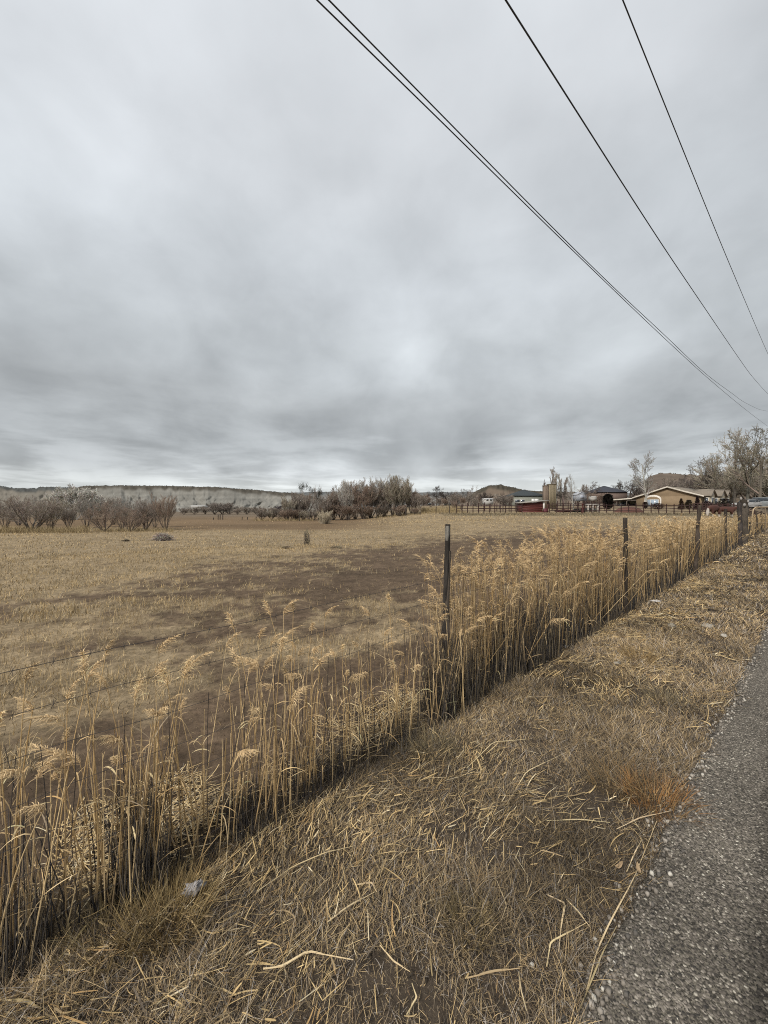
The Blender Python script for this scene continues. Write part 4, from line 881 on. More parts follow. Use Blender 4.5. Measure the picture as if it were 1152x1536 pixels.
# left brush at the field's edge
GL = 'leafless brush at the left edge of the field'
for px, Y, top, st_, sd, tc_, lab, wd in (
    (48, 32, 747, 'willow', 1, GB, 'big spreading leafless bush near the left frame edge', 1.15), (8, 36, 752, 'thicket', 2, GB, 'brown bush cut by the left frame edge', 1.1), (76, 34, 752, 'thicket', 3, OL, 'olive brown bush right of the big spreading bush', .9),
    (103, 36, 760, 'thicket', 4, GB, 'low dark limbed bush under the pale grey tree', 1.0), (156, 32, 757, 'willow', 5, RU, 'reddish brown bush with a dark low skirt', .9), (183, 35, 750, 'thicket', 6, GY, 'greyish upright bush between two reddish bushes', .75),
    (195, 32.5, 762, 'willow', 7, RU, 'low wide reddish bush near the middle of the left brush', 1.1), (218, 34, 752, 'willow', 8, GB, 'dark brown bush with thick low limbs', .9), (248, 34, 744, 'thicket', 9, RU, 'tallest reddish brown bush at the right end of the left brush', .75), (208, 42, 750, 'thicket', 10, GY, 'grey bush behind the reddish ones', .9), (130, 38, 750, 'thicket', 3, GY, 'greyish bush between the olive and the dark skirted bush', .9), (28, 42, 748, 'thicket', 4, GB, 'tall dull bush behind the big spreading bush', 1.1), (170, 44, 748, 'thicket', 2, GB, 'dull brown bush behind the upright greyish one', 1.0), (232, 38, 750, 'thicket', 5, GB, 'dull bush left of the tallest reddish brown one', .9)):
    tree(px, Y, top, st_, sd, .0085, tc_, (.12, .10, .085), lab, GL, 'bush', wd * 1.15, 'bare_bush')
for px, Y, top, sd, lab, wd in ((112, 62, 733, 11, 'large pale grey leafless willow behind the left brush', 1.25), (88, 66, 738, 12, 'pale grey willow left of the largest pale willow', 1.1), (135, 66, 737, 13, 'pale grey willow right of the largest pale willow', 1.1), (170, 72, 745, 14, 'thin pale willow behind the reddish bushes', .8)):
    tree(px, Y, top, 'willow', sd, .03, PALE, (.52, .49, .44), lab, 'pale willows behind the left brush', 'tree', wd)
for px, Y, top, sd, c_ in ((20, 70, 757, 15, GB), (62, 80, 755, 16, OL), (150, 90, 760, 17, GB), (-8, 60, 752, 18, GB)):
    tree(px, Y, top, 'thicket', sd, .02, c_, BK, f'dull brown brush far behind the left bushes, {dict(zip((20, 62, 150, -8), ("second from the left", "under the distant red slope", "right of the pale willows", "cut by the frame edge")))[px]}', 'distant brown brush at far left', 'bush', 1.3, 'bare_bush')
# dark hedge line far across the brown field
for k, px in enumerate((276, 292, 308, 322, 334, 343, 356, 370, 384, 398, 410, 424)):
    tall = px in (322, 334, 343)
    tree(px, 150 + 6 * (k % 3), 755 if tall else 762 - (k % 3), 'willow', 20 + k % 4, .022, (.27, .23, .20) if tall else (.30, .25, .205), BK, 'dark bushy tree in the far hedge line' if tall else 'low brown bush in the far hedge line', 'hedge line far across the brown field', 'tree' if tall else 'bush', 1.5, 'bare_tree' if tall else 'bare_bush')
# grove across the middle of the field's far edge
GM = 'leafless grove along the far edge of the field'
grove = [(432, 746, 'thicket', OL, .7), (444, 742, 'thicket', GB, .7), (455, 744, 'thicket', RU, .7), (463, 729, 'crooked', GB, .42), (478, 727, 'crooked', GB, .42), (490, 742, 'thicket', GB, .8), (500, 738, 'thicket', RU, .85), (512, 735, 'thicket', GB, .8), (522, 727, 'thicket', GY, .75), (533, 728, 'thicket', GY, .7), (545, 727, 'thicket', RU, .8), (556, 722, 'thicket', GY, .75), (567, 720, 'thicket', GY, .75), (578, 724, 'thicket', GB, .75), (589, 728, 'thicket', OL, .7), (597, 719, 'thicket', OL, .75), (608, 722, 'thicket', OL, .75), (617, 736, 'thicket', RU, .8), (625, 742, 'thicket', GB, .7)]
for k, (px, top, st_, tc_, wd) in enumerate(grove):
    nm_ = {463: 'tall bare tree with dark clumps in its top, left end of the grove', 478: 'tree with dark tufted top beside its twin, left in the grove', 597: 'tallest pale olive tree at the right of the grove', 567: 'tallest grey tree in the middle of the grove', 432: 'thin olive sapling at the left end of the grove', 625: 'last low bush at the right end of the grove'}.get(px, {GY: 'fine grey leafless tree in the middle of the grove', RU: 'rusty brown leafless tree in the grove', GB: 'dark brown leafless tree in the grove', OL: 'olive tinged leafless tree at the right of the grove'}[tc_])
    r = tree(px, 59 + (k * 7 % 5) * .8, top, st_, 30 + k % 7, .0115, tc_, (.16, .135, .115), nm_, GM, 'tree', wd * 1.45 if st_ == 'thicket' else wd * 1.2)
    if px in (463, 478):
        m = MB(); g = np.random.default_rng(px); zt = 6.2
        for q in range(7):
            c0 = np.array([g.normal(0, 1.1), g.normal(0, 1.1), zt - abs(g.normal(0, .5)) - .2]); nq = 130; dq = g.normal(0, .27, (nq, 3)) + c0; dd = g.normal(0, .16, (nq, 3)); m.tubes(np.stack([dq, dq + dd], 1), np.full((nq, 2), .016), (.06, .058, .045), n=3)
        m.build('dark_clump', M_bark, r)
for k, (px, top, c_) in enumerate(((440, 764, RU), (470, 766, GB), (495, 760, RU), (520, 759, RU), (548, 758, RU), (575, 758, GB), (600, 759, RU), (622, 763, RU), (407, 766, OL), (455, 768, OL), (392, 767, GB), (420, 763, GB), (430, 765, RU), (447, 766, GB))):
    tree(px, 57.5 + k % 3, top, 'thicket', 40 + k % 4, .013, c_, (.09, .075, .06), 'low reddish brush filling the foot of the grove' if c_ != OL else 'low dry brush at the left foot of the grove', 'low brush at the foot of the grove', 'bush', 2.2, 'bare_bush')
# trees further back between the grove and the farmyard
for px, Y, top, st_, sd, tc_, wd, lab in (
    (655, 150, 729, 'spread', 1, (.09, .078, .075), 1.25, 'round dark grey tree beyond the low houses'), (622, 170, 736, 'spread', 2, GB, 1.0, 'brown tree just right of the grove, far back'), (634, 160, 742, 'willow', 3, RU, 1.2, 'rusty tree left of the round dark grey tree'), (688, 120, 738, 'willow', 4, GB, 1.0, 'brown tree beside the left end of the red rail fence'),
    (699, 115, 733, 'spread', 5, BK, .9, 'dark tree in front of the butte, left of the farmyard'), (706, 110, 728, 'crooked', 6, GB, .55, 'tree with a knobbly top against the butte'), (676, 175, 740, 'willow', 2, (.10, .085, .08), 1.3, 'dark brush behind the far tan roof'), (749, 76, 738, 'spread', 7, (.085, .07, .062), 1.5, 'dark rounded tree with a stout trunk in the corral'), (731, 105, 740, 'willow', 8, (.10, .085, .075), 1.3, 'dark brush behind the white trailer'), (765, 100, 742, 'willow', 9, GB, 1.1, 'brown brush left of the grey green house'),
    (715, 90, 748, 'willow', 10, GB, 1.3, 'grey brown brush left of the white trailer'), (681, 64, 752, 'thicket', 11, RU, 1.0, 'rusty bush at the left end of the red rail fence'), (692, 68, 755, 'thicket', 12, GB, 1.2, 'dull bush behind the left end of the red rail fence'), (664, 80, 757, 'thicket', 13, RU, 1.5, 'reddish brush below the far low houses'), (646, 78, 758, 'thicket', 14, GB, 1.5, 'dull brush beside the tan grass mound'),
    (827, 105, 701, 'poplar', 1, GB, .8, 'tallest slim poplar behind the tan tower'), (817, 110, 719, 'poplar', 2, (.16, .12, .11), .7, 'short slim poplar left of the tan tower'), (834, 112, 708, 'poplar', 3, GY, .8, 'pale slim poplar right of the tallest one'), (841, 115, 711, 'poplar', 4, GY, .9, 'third pale poplar right of the tan tower'), (849, 118, 716, 'poplar', 5, GB, .9, 'shorter brown poplar, fourth from the tan tower'),
    (846, 104, 731, 'spread', 6, (.085, .07, .062), 1.6, 'dark bushy tree behind the red corral'), (860, 64, 711, 'birch', 1, (.27, .25, .22), .62, 'slim white trunked tree inside the corral fence'), (887, 130, 722, 'spread', 8, (.17, .145, .13), 1.1, 'brown round tree left of the dark roofed house'), (880, 135, 727, 'spread', 9, GB, 1.0, 'smaller brown tree behind the small white shed'), (926, 150, 719, 'crooked', 4, (.10, .09, .08), .9, 'dark knobbly tree behind the dark roofed house'), (943, 140, 718, 'spread', 10, (.12, .105, .095), 1.3, 'wide dark tree above the carport'),
    (866, 140, 735, 'willow', 5, GB, 1.2, 'brush behind the small white shed'), (897, 120, 738, 'willow', 6, RU, 1.4, 'reddish brush between the white shed and the dark stack'),
    (971, 82, 679, 'birch', 2, (.33, .31, .28), .85, 'white barked tree standing before the arched window'), (1000, 125, 716, 'spread', 11, GB, 1.2, 'brown tree behind the tan house gable'), (1018, 130, 712, 'crooked', 6, (.12, .10, .09), 1.0, 'gnarled tree behind the tan house roof'), (1040, 118, 698, 'crooked', 7, (.15, .13, .115), .8, 'gnarled grey tree with forking limbs behind the house'), (1068, 112, 684, 'crooked', 8, (.19, .17, .145), .85, 'big forked cottonwood behind the house gables'), (1055, 120, 712, 'willow', 9, GB, 1.3, 'brown brush behind the house gables'),
    (1103, 95, 645, 'spread', 12, OL, .62, 'tall pale cottonwood with two leaders at right'), (1122, 92, 643, 'spread', 13, (.21, .185, .14), .68, 'tallest cottonwood, beside the white vehicle'), (1092, 105, 690, 'willow', 10, OL, .9, 'olive willow left of the tall cottonwoods'), (1141, 90, 662, 'spread', 14, OL, .8, 'wide cottonwood cut by the right frame edge'), (1130, 110, 700, 'willow', 11, GB, 1.1, 'brown willow behind the vehicles'), (1080, 125, 715, 'willow', 12, OL, 1.2, 'olive brush behind the right house gables'), (1150, 105, 690, 'willow', 13, OL, 1.1, 'willow at the right frame edge behind the cars'), (1162, 95, 670, 'spread', 5, OL, .9, 'cottonwood just past the right frame edge')):
    tree(px, Y, top, st_, sd, .010 * Y / 75, tc_, WH if st_ == 'birch' else BK if tc_ not in (OL, GY) else (.16, .14, .115), lab, None, 'tree', wd)
for k, (px, Y, top) in enumerate(((629, 120, 744), (641, 130, 745), (649, 110, 749), (659, 125, 747), (668, 115, 748), (673, 135, 743), (684, 130, 744), (694, 105, 747), (703, 130, 742), (712, 125, 741), (722, 115, 744), (742, 130, 741), (757, 110, 745))):
    tree(px, Y, top, ('willow', 'thicket', 'spread')[k % 3], 60 + k % 4, .0125 * Y / 75, (GB, RU, GY)[k % 3], BK, 'low bare tree in the hazy brown tree line between the grove and the farmyard', 'bare tree line between the grove and the farmyard', 'tree', 1.35)
# small shrubs out in the field
tree(488, 46, 768, 'thicket', 50, .013, (.52, .45, .33), (.22, .19, .15), 'lone pale bushy shrub standing in the open field', None, 'shrub', 1.2, 'field_shrub', base=798)
def tangle(px, py, w_, h_, col, label, name='tumbleweed', cat='tumbleweed', n=420, r=.004):
    p = gp(px, py); g = np.random.default_rng(int(px)); m = MB(); u = g.normal(0, 1, (n, 3)); u /= np.linalg.norm(u, axis=1, keepdims=True); u[:, 2] = np.abs(u[:, 2])
    k = (.3 + .7 * g.random((n, 1)) ** .5); q = u * k * np.array([w_ / 2, w_ / 2.4, h_]); d = g.normal(0, .22, (n, 3)) * np.array([w_, w_, h_]) * .8; mid = q + d * .5 + g.normal(0, .03, (n, 3)) * w_
    m.tubes(np.stack([q, mid, q + d], 1), np.full((n, 3), r), jit(col, n, .3, int(py)), n=3)
    z = m.v[0][:, 2]; m.v[0][:, 2] = np.maximum(z, -.02)
    o = m.build(name, M_bark); o.location = p; return tag(o, label, cat)
tangle(245, 811, .85, .42, (.36, .31, .27), 'rounded grey tumbleweed lying in the left of the field', n=900, r=.008)
tangle(189, 812, .35, .12, (.15, .12, .085), 'small dark dry clump left of the grey tumbleweed', 'dry_clump', 'dry weed', 200, .007)
tangle(460, 817, .35, .75, (.13, .11, .085), 'small dark pointed weed in front of the lone shrub', 'dry_weed', 'dry weed', 220, .006)
tangle(430, 823, .5, .12, (.26, .205, .14), 'low dark dry weed patch left of the pointed weed', 'dry_weed', 'dry weed', 240, .006)
tangle(505, 822, .5, .10, (.27, .215, .145), 'low dark dry weed patch right of the pointed weed', 'dry_weed', 'dry weed', 240, .006)
# tall pale grass under the left brush and the tan mound by the grove: uncounted grass
mb = MB()
for n, x0, x1, Y0, Y1, h0 in ((2600, -5, 135, 30.2, 32.5, .55), (1000, 140, 260, 31, 34, .35), (700, 380, 470, 55, 58, .45), (1800, 632, 690, 60, 66, .9), (900, 560, 700, 58, 60, .35)):
    px = x0 + (x1 - x0) * rng.random(n); Yy = Y0 + (Y1 - Y0) * rng.random(n); x = (px - 576) / F * Yy
    blades(mb, x, Yy, h0 * (.4 + .8 * rng.random(n)) * (.5 + fbm(x * .8, Yy, 95)), .1 + .6 * rng.random(n), .028 * Yy / 45 * (.7 + .6 * rng.random(n)), pick([(.36, .28, .15), (.28, .21, .11), (.22, .165, .10)], [3, 2, 1], n))
n = 5000; x = 8 + 48 * rng.random(n); Yy = 51 + 5.5 * rng.random(n)
blades(mb, x, Yy, .12 + .22 * rng.random(n), .3 + .8 * rng.random(n), .05 * (.6 + .8 * rng.random(n)), pick([(.17, .14, .085), (.12, .098, .064), (.22, .175, .105)], [3, 2, 1], n))
tag(mb.build('tall_dry_grass', M_dry), 'taller pale dry grass along the field edges and bank', 'grass', kind='stuff')

# ------------------------------------------------------------------ buildings
def house(name, px, Y, wpx, eave_py, ridge_py, depth, wcol, rcol, label, cat, hip=False, ridge='x', rz=0, base=None, wins=(), doors=(), over=.35, trim=(.6, .58, .54)):
    """px: left edge column, wpx width in columns; ridge along x (eave side faces us) or y (gable faces us)"""
    p = at(px + wpx / 2, Y); W = wpx / F * Y
    if base is not None: p[2] = pz(base, Y)
    he = pz(eave_py, Y) - p[2]; hr = pz(ridge_py, Y) - p[2]
    root = thing(name, p, label, cat, None, rz); D_ = depth
    m = MB(); m.box((0, D_ / 2, he / 2 - .3), (W, D_, he + .6), wcol)
    if not hip:
        if ridge == 'y':
            for yy in (.0, D_ - .12): m.prism([(-W / 2, yy, he), (W / 2, yy, he), (0, yy, hr - .03)], (0, .12, 0), wcol)
        else:
            for xx in (-W / 2, W / 2 - .12): m.prism([(xx, 0, he), (xx, D_, he), (xx, D_ / 2, hr - .03)], (.12, 0, 0), wcol)
    wall = m.build('wall', M_wall, root)
    m = MB(); t_ = .14
    def slab(a, b, c, d): m.prism([a, b, c, d], (0, 0, t_), rcol)
    o = over; W2 = W / 2
    if hip:
        rl = max(.3, W2 - D_ / 2) if W > D_ else .3; zc_ = hr
        A_ = (-W2 - o, -o, he); B_ = (W2 + o, -o, he); C_ = (W2 + o, D_ + o, he); E_ = (-W2 - o, D_ + o, he); F1 = (-rl, D_ / 2, zc_); F2 = (rl, D_ / 2, zc_)
        slab(A_, B_, F2, F1); slab(C_, E_, F1, F2); m.prism([B_, C_, F2], (0, 0, t_), rcol); m.prism([E_, A_, F1], (0, 0, t_), rcol)
    elif ridge == 'x':
        k = (hr - he) / (D_ / 2) * o
        slab((-W2 - o, -o, he - k), (W2 + o, -o, he - k), (W2 + o, D_ / 2, hr), (-W2 - o, D_ / 2, hr)); slab((W2 + o, D_ + o, he - k), (-W2 - o, D_ + o, he - k), (-W2 - o, D_ / 2, hr), (W2 + o, D_ / 2, hr))
    else:
        k = (hr - he) / W2 * o
        slab((-W2 - o, -o, he - k), (0, -o, hr), (0, D_ + o, hr), (-W2 - o, D_ + o, he - k)); slab((W2 + o, -o, he - k), (W2 + o, D_ + o, he - k), (0, D_ + o, hr), (0, -o, hr))
    m.build('roof', M_roof, root)
    def panel(nm, u, wq, z0, z1, col, mt):
        cx = (u - .5) * W
        m = MB(); m.box((cx, -.03, (z0 + z1) / 2), (wq + .18, .06, z1 - z0 + .16), trim); fr = m.build(nm, M_paint, root)
        m = MB(); m.box((cx, -.055, (z0 + z1) / 2), (wq, .06, z1 - z0), col); m.build('pane' if nm == 'window' else 'leaf_panel', mt, fr)
    for u, wq, z0, z1 in wins: panel('window', u, wq, z0, z1, (.05, .06, .07), M_glass)
    for u, wq, z0, z1, cl in doors: panel('door', u, wq, z0, z1, cl, M_paint)
    return root
house('low_house', 636, 190, 16, 754.5, 748.5, 7, (.10, .08, .07), (.06, .05, .045), 'low dark house with a small gable, left of the far tan roof', 'house', ridge='y', base=760, wins=((.5, 1.6, .8, 2),))
house('low_house', 662, 180, 20, 753.5, 749, 7, (.16, .13, .105), (.34, .29, .23), 'low house with a pale tan roof beyond the field', 'house', base=761, wins=((.3, 1.4, .9, 2), (.7, 1.4, .9, 2)))
house('low_house', 617, 185, 12, 755, 750.5, 6, (.17, .12, .10), (.42, .37, .32), 'small pale roofed house behind the right end of the grove', 'house', base=761)
house('white_trailer', 727, 100, 13, 748.7, 747.8, 3, (.42, .41, .39), (.46, .45, .43), 'long white trailer parked under the dark trees', 'trailer', base=753.5, wins=((.3, .5, .45, .8), (.7, .5, .45, .8)), over=.08)
house('green_house', 770, 120, 49, 744, 734, 11, (.22, .225, .19), (.045, .052, .055), 'long grey green house with a dark hip roof behind the red shed', 'house', hip=True, base=759, wins=((.12, 1.4, .9, 2.0), (.28, 1.2, .9, 2.0)), doors=((.61, .9, .1, 2.15, (.7, .7, .68)), (.72, .9, .1, 2.15, (.7, .7, .68)), (.95, .8, .1, 2.2, (.68, .68, .66))))
house('garden_shed', 866, 130, 14.5, 742, 738, 4, (.28, .295, .325), (.36, .37, .39), 'small pale grey shed with a rounded roof in the distance', 'shed', ridge='y', base=748.5, doors=((.5, 1.3, .1, 1.3, (.30, .32, .37)),), over=.12)
house('dark_roofed_house', 897, 140, 44, 738.5, 728, 11, (.17, .125, .105), (.05, .052, .062), 'far house with a dark slate hip roof above the carport', 'house', hip=True, base=752)
house('far_shed', 888, 115, 7, 745.5, 744.6, 2, (.36, .34, .31), (.4, .38, .35), 'tiny white shed left of the dark stack', 'shed', base=748, over=.05)
house('far_white_building', 286, 400, 21, 758.6, 757.8, 8, (.42, .41, .39), (.45, .44, .42), 'small long white building at the foot of the mesa', 'building', base=761)
house('white_camper', 424, 120, 14, 763.2, 761.6, 3, (.50, .47, .47), (.55, .54, .53), 'white camper with a dark window left of the grove', 'camper', base=768.5, wins=((.45, .6, .6, .95), (.72, .5, .6, .95)), over=.08)
tangle(442, 771, .1, .1, (.05, .045, .05), 'x') if False else None
tree(441, 128, 754, 'willow', 3, .05, (.062, .052, .058), (.05, .045, .05), 'dark purplish bush beside the white camper', None, 'bush', 1.9, 'bare_bush')
# red shed in the corral
p = at(783, 60); W = 31 / F * 60; root = thing('red_shed', p + [W / 2, 0, 0], 'low brick red shed with a slanting roof and open right end', 'shed')
RED = (.088, .024, .02); hL = pz(755, 60) - p[2]; hR = pz(752.2, 60) - p[2]
m = MB()
for k in range(7):
    z0, z1 = k / 7, (k + 1) / 7
    m.prism([(-W / 2, -.01 * (k % 2), -.3 + (hL + .3) * z0), (W / 2, -.01 * (k % 2), -.3 + (hR + .3) * z0), (W / 2, -.01 * (k % 2), -.3 + (hR + .3) * z1), (-W / 2, -.01 * (k % 2), -.3 + (hL + .3) * z1)], (0, .06, 0), np.array(RED) * (.85 + .3 * (k % 2)))
m.box((-W / 2 + .05, 1.3, hL / 2 - .15), (.08, 2.5, hL + .3), RED); m.box((.3, 2.6, hL / 2 - .15), (W, .08, hL + .3), (.10, .03, .025))
m.build('wall', M_paint, root)
m = MB(); e_ = W / 2 + 1.0; m.prism([(-W / 2 - .3, -.4, hL), (e_, -.4, hR + .12), (e_, 3.0, hR + .22), (-W / 2 - .3, 3.0, hL + .1)], (0, 0, .09), (.27, .25, .22)); m.build('roof', M_roof, root)
m = MB(); m.box((W / 2 + .16, -.05, hR / 2 - .1), (.22, .16, hR + .2), (.62, .58, .53)); m.build('corner_post', M_paint, root)
m = MB(); m.box((W / 2 + .85, .1, hR / 2 - .1), (.12, .12, hR + .2), (.10, .04, .035)); m.build('corner_post', M_paint, root)
p2 = at(818, 59.5); m = MB(); m.box((0, 0, .28), (.55, .4, .56), (.13, .04, .05), top=(.85, .85)); m.box((0, 0, .59), (.6, .45, .06), (.16, .05, .06)); o = m.build('feed_bin', M_paint); o.location = p2; tag(o, 'small dark red feed bin by the open end of the red shed', 'bin')
# tan tower, two upright blocks
p = at(827, 75); root = thing('tan_tower', p, 'tall square tan tower with vertical staves beside the red shed', 'tower')
for nm, x0, x1, top, col in (('main_block', 822, 832, 727, (.20, .165, .11)), ('side_block', 815.5, 821, 729, (.17, .13, .10))):
    m = MB(); xa, xb = (x0 - 827) / F * 75, (x1 - 827) / F * 75; zt = pz(top, 75) - p[2]; nq = 5
    for q in range(nq):
        xc = xa + (xb - xa) * (q + .5) / nq; m.box((xc, .02 * (q % 2), zt / 2 - .2), ((xb - xa) / nq - .015, 1.2 + .04 * (q % 2), zt + .4), np.array(col) * (.8 + .4 * random.random()))
    m.box(((xa + xb) / 2, 0, zt + .05), (xb - xa + .1, 1.3, .12), np.array(col) * .9); m.build(nm, M_wood, root)
# corral rail fence, dark red
DRED = (.042, .021, .018)
def rail_fence(pts, nposts, label, hs, hp, group=None, rr=.055, col=DRED):
    P0 = np.array([at(a, b) for a, b in pts]); L = np.r_[0, np.cumsum(np.linalg.norm(np.diff(P0[:, :2], axis=0), axis=1))]
    root = thing('rail_fence', P0[0], label, 'fence', group); q = np.linspace(0, L[-1], nposts); PP = []
    for d_ in q:
        x = np.interp(d_, L, P0[:, 0]); y = np.interp(d_, L, P0[:, 1]); PP.append([x, y, float(ground(x, y))])
    PP = np.array(PP) - P0[0]
    for k, c0 in enumerate(PP):
        hh = hp * (.92 + .2 * random.random()); m = MB(); m.tubes(np.stack([c0 + [0, 0, -.3], c0 + [0, 0, hh * .6], c0 + [.01, 0, hh]])[None], np.array([[rr * 1.25, rr * 1.2, rr * 1.1]]), np.array(col) * (.8 + .4 * random.random()), n=6, cap=False); m.box(c0 + [.01, 0, hh], (rr * 1.7, rr * 1.7, .03), col); m.build('post', M_paint, root)
    for hz in hs:
        m = MB(); q3 = PP + [0, -.07, hz]; q3[:, 2] += .04 * (rng.random(len(q3)) - .5)
        for a_, b_ in zip(q3[:-1], q3[1:]): m.tubes(np.stack([a_, (a_ + b_) / 2 + [0, 0, -.015], b_])[None], np.full((1, 3), rr * .85), np.array(col) * (.8 + .5 * random.random()), n=4)
        m.build('rail', M_paint, root)
    return root
rail_fence([(685, 57), (783, 57)], 13, 'dark red rail fence left of the red shed', (.35, .72, 1.1), 1.35)
rail_fence([(718, 63), (782, 62.5)], 8, 'second dark red corral fence behind the one left of the shed', (.45, .95), 1.4)
rail_fence([(824, 57.5), (1058, 54)], 22, 'dark red rail fence running from the shed past the tan house', (.4, .8, 1.2), 1.4)
rail_fence([(828, 64), (915, 66)], 12, 'dark red corral fence behind the long one, near the white trunked tree', (.4, .85, 1.25), 1.5)
rail_fence([(1040, 66), (1098, 60), (1175, 57)], 16, 'dark red board fence behind the grazing cows', (.3, .6, .9, 1.2), 1.35, rr=.09)
# wire fence posts along the far edge of the field
p0 = at(440, 56); root = thing('field_fence', p0, 'thin wire fence with dark posts along the far edge of the field', 'fence'); PP = []
for px in (449, 484, 523, 565, 588, 608, 630, 654, 674):
    c0 = at(px, 55.5) - p0; PP.append(c0); h_ = 1.5 if px == 565 else 1.0 + .2 * random.random(); m = MB(); m.tubes(np.stack([c0 + [0, 0, -.2], c0 + [.03, 0, h_]])[None], np.full((1, 2), .06), (.06, .05, .042), n=5); m.box(c0 + [.03, 0, h_], (.09, .09, .02), (.06, .05, .042)); m.build('post', M_bark, root)
for hz in (.5, .9):
    m = MB(); m.tubes((np.array(PP) + [0, 0, hz])[None], np.full((1, len(PP)), .006), (.06, .055, .05), n=3); m.build('wire', M_wire, root)
p0 = at(320, 44); root = thing('broken_fence', p0, 'short row of leftover fence posts in the brown field', 'fence')
for px, h_ in ((320, .35), (327, .8), (330, .85), (334, .8), (363, .45), (371, .4), (384, .45)):
    c0 = at(px, 62) - p0; m = MB(); m.tubes(np.stack([c0 + [0, 0, -.2], c0 + [.02, 0, h_]])[None], np.full((1, 2), .07), (.06, .05, .042), n=5); m.box(c0 + [.02, 0, h_], (.1, .1, .02), (.06, .05, .042)); m.build('post', M_bark, root)

# tan house with the shallow gable and arched window
a_dir = R(57); u_ = np.array([math.sin(a_dir), math.cos(a_dir)])            # along the roof ridge, away from us
p = at(1051, 85); p[2] = pz(760.5, 85)
root = thing('tan_house', p, 'long tan house with a shallow white edged gable and an arched window', 'house', None, math.atan2(u_[1], u_[0]))
# local x = along the ridge (away), local y = leftwards along the gable wall
Wg, Dh, he, hr, ya = 13.0, 13.0, pz(743, 85) - p[2], 0, 6.2
hr = he + 2.15; TANW = (.235, .172, .108); TRIM = (.58, .53, .45)
m = MB(); m.box((Dh / 2, Wg / 2, he / 2 - .4), (Dh, Wg, he + .8), TANW)
for xx in (0, Dh - .15): m.prism([(xx, 0, he), (xx, Wg, he), (xx, ya, hr - .05)], (.15, 0, 0), TANW)
wall = m.build('wall', M_wall, root)
m = MB(); m.box((-.03, Wg * .5, -.1), (.06, Wg + .06, .5), (.36, .33, .28)); m.build('base_trim', M_paint, wall)
m = MB(); o_ = .5; RC = (.20, .17, .135)
kl = (hr - he) / (Wg - ya); kr = (hr - he) / ya
m.prism([(-o_, ya, hr), (Dh + o_, ya, hr), (Dh + o_, Wg + .7, he - kl * .7), (-o_, Wg + .7, he - kl * .7)], (0, 0, .16), RC)
m.prism([(-o_, ya, hr), (-o_, -.7, he - kr * .7), (Dh + o_, -.7, he - kr * .7), (Dh + o_, ya, hr)], (0, 0, .16), RC)
roof = m.build('roof', M_roof, root)
m = MB()
m.prism([(-o_ - .06, ya, hr + .17), (-o_ - .06, Wg + .75, he - kl * .75 + .17), (-o_ - .06, Wg + .75, he - kl * .75 - .14), (-o_ - .06, ya, hr - .14)], (.055, 0, 0), TRIM)
m.prism([(-o_ - .06, ya, hr + .17), (-o_ - .06, -.75, he - kr * .75 + .17), (-o_ - .06, -.75, he - kr * .75 - .14), (-o_ - .06, ya, hr - .14)], (.055, 0, 0), TRIM); m.build('fascia', M_paint, roof)
# arched window on the gable wall
yc, ww, wh = 9.35, 3.0, 2.2; th = np.linspace(0, math.pi, 13); arch = [(yc - ww / 2 - .3, .1), ] + [(yc - math.cos(t) * (ww / 2 + .3), wh - .2 + math.sin(t) * 1.0) for t in th] + [(yc + ww / 2 + .3, .1)]
m = MB(); m.prism([(-.07, a, b) for a, b in arch], (.05, 0, 0), (.66, .62, .56)); wf_ = m.build('window', M_paint, root)
inn = [(yc - ww / 2, .25)] + [(yc - math.cos(t) * ww / 2, wh - .35 + math.sin(t) * .75) for t in th] + [(yc + ww / 2, .25)]
m = MB(); m.prism([(-.10, a, b) for a, b in inn], (.05, 0, 0), TANW); m.build('arch_panel', M_wall, wf_)
m = MB(); m.box((-.13, yc, 1.05), (.04, ww - .5, 1.75), (.30, .36, .42)); m.build('pane', M_glass, wf_)
m = MB()
for q in (-.5, -.17, .17, .5): m.box((-.16, yc + q * (ww - .5), 1.05), (.03, .10, 1.75), (.62, .6, .56))
for q in (.18, 1.92): m.box((-.16, yc, q), (.03, ww - .4, .10), (.62, .6, .56))
m.build('mullion', M_paint, wf_)
# projecting cross gables and windows down the right-hand side
for k, (x0, wd, pr) in enumerate(((1.2, 3.0, 1.3), (6.2, 3.4, 1.6), (11.2, 2.6, 1.3))):
    m = MB(); hg = he + 1.35; m.box((x0 + wd / 2, -pr / 2, he / 2 - .4), (wd, pr, he + .8), (.33, .285, .21)); m.prism([(x0, -pr, he), (x0 + wd, -pr, he), (x0 + wd / 2, -pr, hg - .05)], (0, .12, 0), (.5, .46, .4)); m.build('bay', M_wall, root)
    m = MB()
    m.prism([(x0 - .3, -pr - .35, he - .2), (x0 + wd / 2, -pr - .35, hg), (x0 + wd / 2, 2.2, hg), (x0 - .3, 2.2, he - .2)], (0, 0, .13), RC); m.prism([(x0 + wd + .3, -pr - .35, he - .2), (x0 + wd + .3, 2.2, he - .2), (x0 + wd / 2, 2.2, hg), (x0 + wd / 2, -pr - .35, hg)], (0, 0, .13), RC); bay_r = m.build('bay_roof', M_roof, root)
    m = MB(); m.box((x0 + wd / 2, -pr - .03, 1.35), (wd * .55, .06, 1.5), (.62, .59, .53)); fr = m.build('window', M_paint, root); m = MB(); m.box((x0 + wd / 2, -pr - .055, 1.35), (wd * .45, .06, 1.3), (.06, .07, .08)); m.build('pane', M_glass, fr)
    m = MB(); m.box((x0 - .03, -pr / 2, 1.35), (.06, pr * .6, 1.5), (.62, .59, .53)); fr = m.build('window', M_paint, root); m = MB(); m.box((x0 - .055, -pr / 2, 1.35), (.06, pr * .45, 1.3), (.06, .07, .08)); m.build('pane', M_glass, fr)
